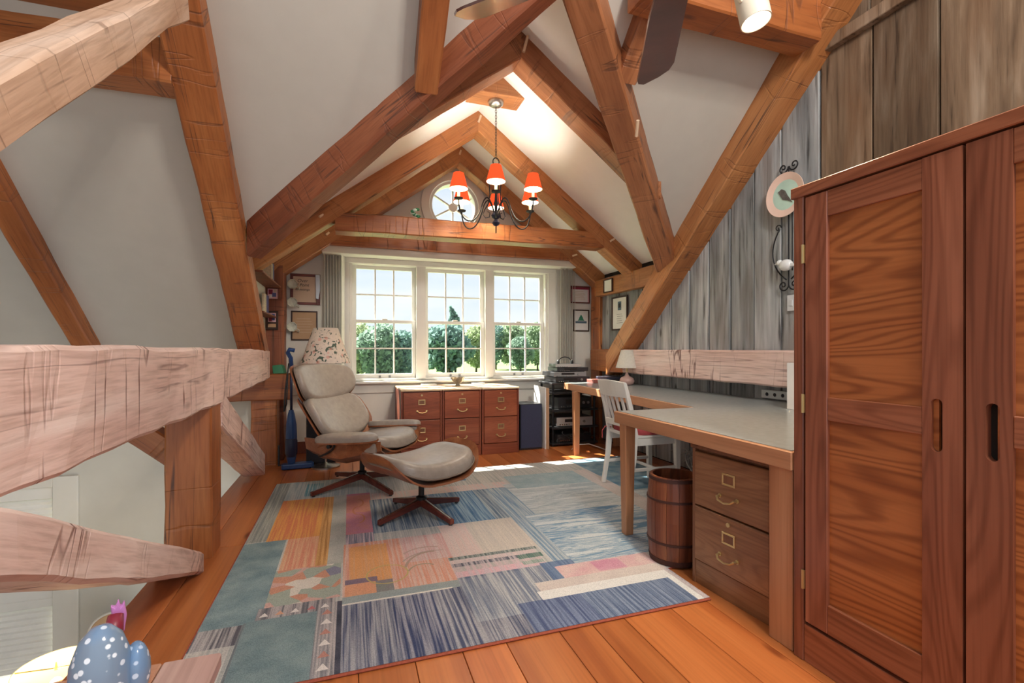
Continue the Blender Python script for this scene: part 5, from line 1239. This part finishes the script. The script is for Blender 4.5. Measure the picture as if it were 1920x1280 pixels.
part('handle', MB().prism([(.105, .07), (.135, .06), (.128, .0), (.118, .0)], 'y', -.036, -.024), 'frame_red', p, bevel=.003)
picture('framed_certificate', 'thin dark frame with plain tan sheet below the handwritten one', -.462, 1.389, .265, .32, YW, 'frame_dark', 'paper_tan', .014, lines(.25, .75, 6, 'paper_cream'))
picture('framed_certificate', 'maroon-edged certificate on the gable beside the corner post', 2.865, 1.848, .285, .225, YW, 'frame_red', 'paper_white', .016, [(0, 1, .86, 1, 'maroon_print'), (0, .06, 0, .86, 'paper_pink'), (.94, 1, 0, .86, 'paper_pink')] + lines(.2, .7, 6, 'paper_tan', .2, .8, .02))
p = picture('framed_print', 'small dark frame with green tree emblem beside the corner post', 2.88, 1.51, .235, .285, YW, 'frame_dark', 'paper_white', .016, [(.1, .9, .36, .47, 'print_teal')])
part('emblem', MB().prism([(-.05, .14), (.05, .14), (.025, .17), (.035, .17), (.015, .195), (.02, .195), (0, .22), (-.02, .195), (-.015, .195), (-.035, .17), (-.025, .17)], 'y', -.012, -.0095), 'print_green', p)
picture('framed_print', 'tall black frame with photo and white mat hung on the barn boards', 0, 1.56, .34, .40, 4.94, 'frame_dark', 'paper_white', .018, [(.38, .62, .60, .88, 'print_teal'), (.42, .58, .68, .82, 'ink')] + lines(.18, .46, 5, 'grey_plastic', .3, .72, .012), x=XW - .001)
picture('framed_print', 'tiny white card frame on the eave plate above the tall black frame', 0, 1.895, .20, .16, 5.05, 'frame_dark', 'paper_white', .012, x=2.949)
picture('photo_print', 'small colourful picture pinned on the reddish corner post', -.735, 1.695, .10, .11, 5.369, 'frame_red', 'paper_pink', .004, [(.1, .5, .45, .9, 'maroon_print'), (.45, .85, .2, .6, 'book_blue'), (.2, .45, .1, .4, 'paper_white'), (.6, .9, .65, .95, 'paper_cream')])
picture('photo_plaque', 'dark plaque with photo and brass strip on the reddish corner post', -.742, 1.425, .115, .19, 5.369, 'frame_dark', 'frame_dark', .012, [(.1, .9, .4, .95, 'paper_pink'), (.2, .5, .45, .8, 'maroon_print'), (.5, .8, .5, .9, 'book_blue'), (.1, .9, .08, .28, 'paper_tan')])

# cups on the gable beside the corner post
for x, z, lb in ((-.575, 1.829, 'topmost of three pale octagonal cups hung beside the handwritten frame'), (-.577, 1.634, 'middle of three pale octagonal cups hung on the gable'), (-.579, 1.372, 'lowest of three pale octagonal cups hung beside the tan sheet')):
    t = empty('tea_cup', (x, YW - .024, z), 0, lb, 'cup', 'cups hung on the gable')
    q = Matrix.Rotation(R(90), 4, 'X') @ Matrix.Rotation(R(22), 4, 'Z')
    part('bowl', MB().lathe([(.020, .0), (.024, .006), (.045, .03), (.054, .055), (.050, .055), (.040, .03), (.0, .014)], (0, 0, 0), 8).moved(q), 'cup_glaze', t)
    part('handle', MB().tube([(.05, -.045, -.02), (.07, -.045, -.035), (.065, -.03, -.055), (.04, -.02, -.04)], .005, 6), 'cup_glaze', t, smooth=True)

# books on the dormer plate above the rail
for k, (y0, y1, m, lb) in enumerate(((4.90, 4.935, 'book_dark', 'dark thin book upright on the eave plate ledge'), (4.94, 4.99, 'book_blue', 'blue-spined book upright on the eave plate ledge'), (4.84, 4.895, 'book_paper', 'cream book upright on the eave plate ledge'))):
    t = empty('book', (-.75, (y0 + y1) / 2, 1.772), 0, lb, 'book', 'books on the eave plate ledge')
    h = .17 - .012 * k; d = (y1 - y0) / 2
    part('cover', MB().box(-.06, .075, -d, -d + .003, 0, h).box(-.06, .075, d - .003, d, 0, h).box(.072, .078, -d, d, 0, h), m, t)
    part('pages', MB().box(-.055, .072, -d + .003, d - .003, .004, h - .004), 'book_paper', t)
solo('ledge', MB().box(-.82, -.66, 4.3, 5.36, 1.755, 1.772), 'timber_red', 'narrow wooden ledge carrying three books under the dormer plate', 'shelf', bevel=.003)
solo('ledge', MB().box(-.82, -.70, 4.6, 5.36, 1.45, 1.465), 'timber_red', 'narrow wooden ledge lower on the dormer cheek behind the rafter', 'shelf', bevel=.003)
for y, m, lb in ((5.05, 'book_paper', 'white framed card standing on the lower ledge'), (5.2, 'book_blue', 'blue booklet standing on the lower ledge')):
    solo('booklet', MB().box(-.775, -.755, y - .06, y + .06, 1.466, 1.66), m, lb, 'booklet', bevel=.002)

# figure on the collar beam
t = empty('figurine', (.60, 4.64, 2.372), 0, 'small green leafy figure on the collar beam', 'figurine')
part('foot', MB().cyl((0, 0, 0), (0, 0, .02), .03, n=14), 'plate_teal', t)
for k in range(7): part('leaf', MB().ball((.028 * math.cos(k * .9), .02 * math.sin(k * .9), .04 + .010 * k), (.022, .010, .016), 8, 6), 'plate_teal' if k % 2 else 'green_block', t, smooth=True)

# ------------------------------------------------------------------ iron plate hanger on the boards
HG = (XW - .03, 2.635, 2.0)
t = empty('plate_hanger', HG, 0, 'scrolled iron wall hanger holding a plate beside the wardrobe', 'hanger')
part('rod', MB().cyl((.012, 0, -.42), (.012, 0, .46), .005, n=8).cyl((.012, -.03, -.30), (.012, -.03, .3), .004, n=8), 'iron', t)
def spiral(cy, cz, r, turns, dirn, st):
    return [(.012, cy + dirn * (r * (1 - k / 26)) * math.cos(st + 2 * math.pi * turns * k / 24), cz + r * (1 - k / 26) * math.sin(st + 2 * math.pi * turns * k / 24)) for k in range(25)]
for s in (-1, 1):
    part('scroll', MB().tube(spiral(s * .045, .46, .042, 1.4, s, math.pi), .005, 6), 'iron', t, smooth=True)
    part('scroll', MB().tube(spiral(s * .045, -.40, .045, 1.4, s, math.pi), .005, 6), 'iron', t, smooth=True)
    part('side_bow', MB().tube(bez((.012, s * .075, .02), (.012, s * .17, -.10), (.012, s * .16, -.26), (.012, s * .02, -.36), 14), .005, 6), 'iron', t, smooth=True)
    part('scroll', MB().tube(spiral(s * .09, .03, .028, 1.2, -s, 0), .004, 6), 'iron', t, smooth=True)
t = empty('plate', (XW - .045, 2.635, 2.25), 0, 'round pink-rimmed plate with teal centre on the iron hanger', 'plate')
q = Matrix.Rotation(R(-90), 4, 'Y')
part('rim', MB().lathe([(.0, -.004), (.10, -.004), (.158, .012), (.158, .017), (.105, .004)], (0, 0, 0), 40, cap=False).moved(q), 'plate_rim', t, smooth=50)
part('well', MB().lathe([(.0, .003), (.06, .003), (.107, .0045)], (0, 0, 0), 40, cap=False).moved(q), 'plate_teal', t, smooth=50)
part('bird', MB().prism([(-.06, -.07), (-.02, -.01), (.0, .03), (.03, .05), (.06, .035), (.04, .0), (.02, -.03), (-.02, -.045)], 'x', -.0075, -.0045), 'plate_dark', t)
t = empty('bird_ornament', (XW - .05, 2.63, 1.69), 0, 'white ceramic bird perched in the lower part of the iron hanger', 'ornament')
part('body', MB().ball((0, 0, .05), (.035, .055, .042), 14, 10), 'ceramic_white', t, smooth=True)
part('head', MB().ball((0, .052, .075), (.022, .024, .022), 12, 8), 'ceramic_white', t, smooth=True)
part('beak', MB().cyl((0, .07, .075), (0, .10, .068), .008, .001, 8), 'ceramic_white', t)
part('tail', MB().hexa([(-.015, -.10, .03), (.015, -.10, .03), (.015, -.04, .035), (-.015, -.04, .035), (-.015, -.10, .04), (.015, -.10, .04), (.015, -.04, .06), (-.015, -.04, .06)]), 'ceramic_white', t)
t = empty('wall_switch', (XW - .004, 2.62, 1.41), 0, 'white wall switch plate under the iron hanger', 'switch')
part('plate', MB().box(-.006, .0, -.036, .036, 0, .115), 'switch_white', t, bevel=.002)
part('rocker', MB().box(-.011, -.006, -.012, .012, .035, .08), 'switch_white', t, bevel=.002)

# ------------------------------------------------------------------ chest with the dotted hen, by the stairwell
CB = (-.45, .68, 0)
t = empty('chest', CB, 0, 'low wooden chest whose corner shows at the bottom of the view', 'chest')
part('body', MB().box(-.66, -.235, .42, .93, 0, .575), 'cabinet_red', t, bevel=.004, world=CB)
for i in range(4):
    y0 = .40 + i * .1395
    part('top_board', MB().box(-.69, -.30, y0 + .001, y0 + .138, .575, .60), 'chest_top', t, bevel=.002, world=CB)
part('breadboard_end', MB().box(-.299, -.212, .40, .958, .575, .60), 'chest_end', t, bevel=.003, world=CB)
t = empty('hen_figurine', (-.338, .84, .6005), R(20), 'blue-grey glazed hen figurine with white dots and pink comb', 'figurine')
def hen_mat():
    m, nt, b = base('hen_glaze'); v, _ = coords(nt, (1, 1, 1), False)
    vo = node(nt, 'ShaderNodeTexVoronoi', Scale=75.0); nt.links.new(v, vo.inputs['Vector'])
    d = ramp(nt, [(.24, (.80, .86, .92)), (.32, (.20, .27, .36))], vo.outputs['Distance'])
    n = node(nt, 'ShaderNodeTexNoise', Scale=14.0); nt.links.new(v, n.inputs['Vector'])
    c = mixc(nt, ramp(nt, [(.4, (0, 0, 0)), (.6, (.5, .5, .5))], n.outputs[0]).outputs[0], d.outputs[0], (.10, .24, .48))
    nt.links.new(c, b.inputs['Base Color']); b.inputs['Roughness'].default_value = .15
hen_mat()
part('body', MB().lathe([(.022, 0), (.034, .010), (.038, .045), (.035, .085), (.025, .115), (.012, .130), (.0, .134)], (0, 0, 0), 28), 'hen_glaze', t, smooth=60)
part('wing', MB().ball((.040, .005, .05), (.018, .026, .042), 14, 10), 'hen_glaze', t, smooth=True)
part('tail', MB().ball((-.055, .0, .045), (.026, .02, .022), 12, 8), 'hen_glaze', t, smooth=True)
part('neck', MB().cyl((.012, .02, .10), (.016, .040, .125), .014, .010, 10), 'hen_red', t, smooth=True)
part('comb', MB().prism([(.008, .100), (.026, .096), (.029, .120), (.026, .142), (.022, .135), (.019, .146), (.015, .136), (.010, .140), (.011, .12)], 'y', .040, .050), 'hen_pink', t, bevel=.002)

# ------------------------------------------------------------------ storey below: lamp and chair
LB = (-1.90, 4.10, -2.93)
t = empty('floor_lamp', LB, 0, 'glowing amber-shaded lamp in the storey below', 'lamp')
part('base', MB().lathe([(.14, 0), (.14, .02), (.02, .04)], (0, 0, 0), 24), 'brass', t, smooth=40)
part('pole', MB().cyl((0, 0, .03), (0, 0, 1.75), .011, n=10), 'brass', t)
part('shade', MB().lathe([(.27, 1.60), (.225, 1.90)], (0, 0, 0), 36, cap=False), 'shade_amber', t, smooth=True)
part('lining', MB().lathe([(.267, 1.60), (.222, 1.899)], (0, 0, 0), 36, cap=False), 'amber_lining', t, smooth=True)
part('bulb', MB().ball((0, 0, 1.78), .035, 12, 8), 'bulb_glow', t, smooth=True)
part('finial_frame', MB().tube([(-.22, 0, 1.89), (0, 0, 1.88), (.22, 0, 1.89)], .004, 6).cyl((0, 0, 1.87), (0, 0, 1.92), .010, .003, n=8), 'brass', t)
point('lower_lamp_bulb', (LB[0], LB[1], LB[2] + 1.84), 4, (1, .75, .42), .04)
t = empty('side_chair', (-1.93, 5.0, -2.9), R(8), 'tan arched chair back seen in the storey below', 'chair')
arch = [(-.17, .75)] + [(.17 * math.cos(math.pi - math.pi * k / 14), 1.60 + .15 * math.sin(math.pi * k / 14)) for k in range(15)] + [(.17, .75)]
part('backrest', MB().prism(arch, 'y', .03, .06), 'chair_tan', t, bevel=.01)
part('back_frame', MB().tube([(x, .045, z) for x, z in arch], .012, 8), 'white_paint', t, smooth=True)
part('knob', MB().ball((.10, .04, 1.76), .028, 12, 8), 'brass', t, smooth=True)
part('seat', MB().box(-.22, .22, -.40, .05, .72, .77), 'chair_tan', t, bevel=.015)
for sx in (-1, 1):
    for y in (-.36, .03): part('leg', MB().cyl((sx * .19, y, 0), (sx * .19, y, .72), .016, n=10), 'white_paint', t)

# added fill globe, unseen behind the viewer, to brighten the room
t = empty('fill_globe', (1.3, -.6, 3.7), 0, 'white fill globe added unseen behind the viewer', 'lamp')
part('globe', MB().ball((0, 0, 0), .19, 24, 16), 'fill_globe_glow', t, smooth=True)
part('rod', MB().cyl((0, 0, .18), (0, 0, 1.4), .008, n=8), 'silver', t)  # rod of the added fill globe, likewise unseen
pl = point('fill_light', (1.3, -.6, 3.7), 760, (1, .93, .84), .22)
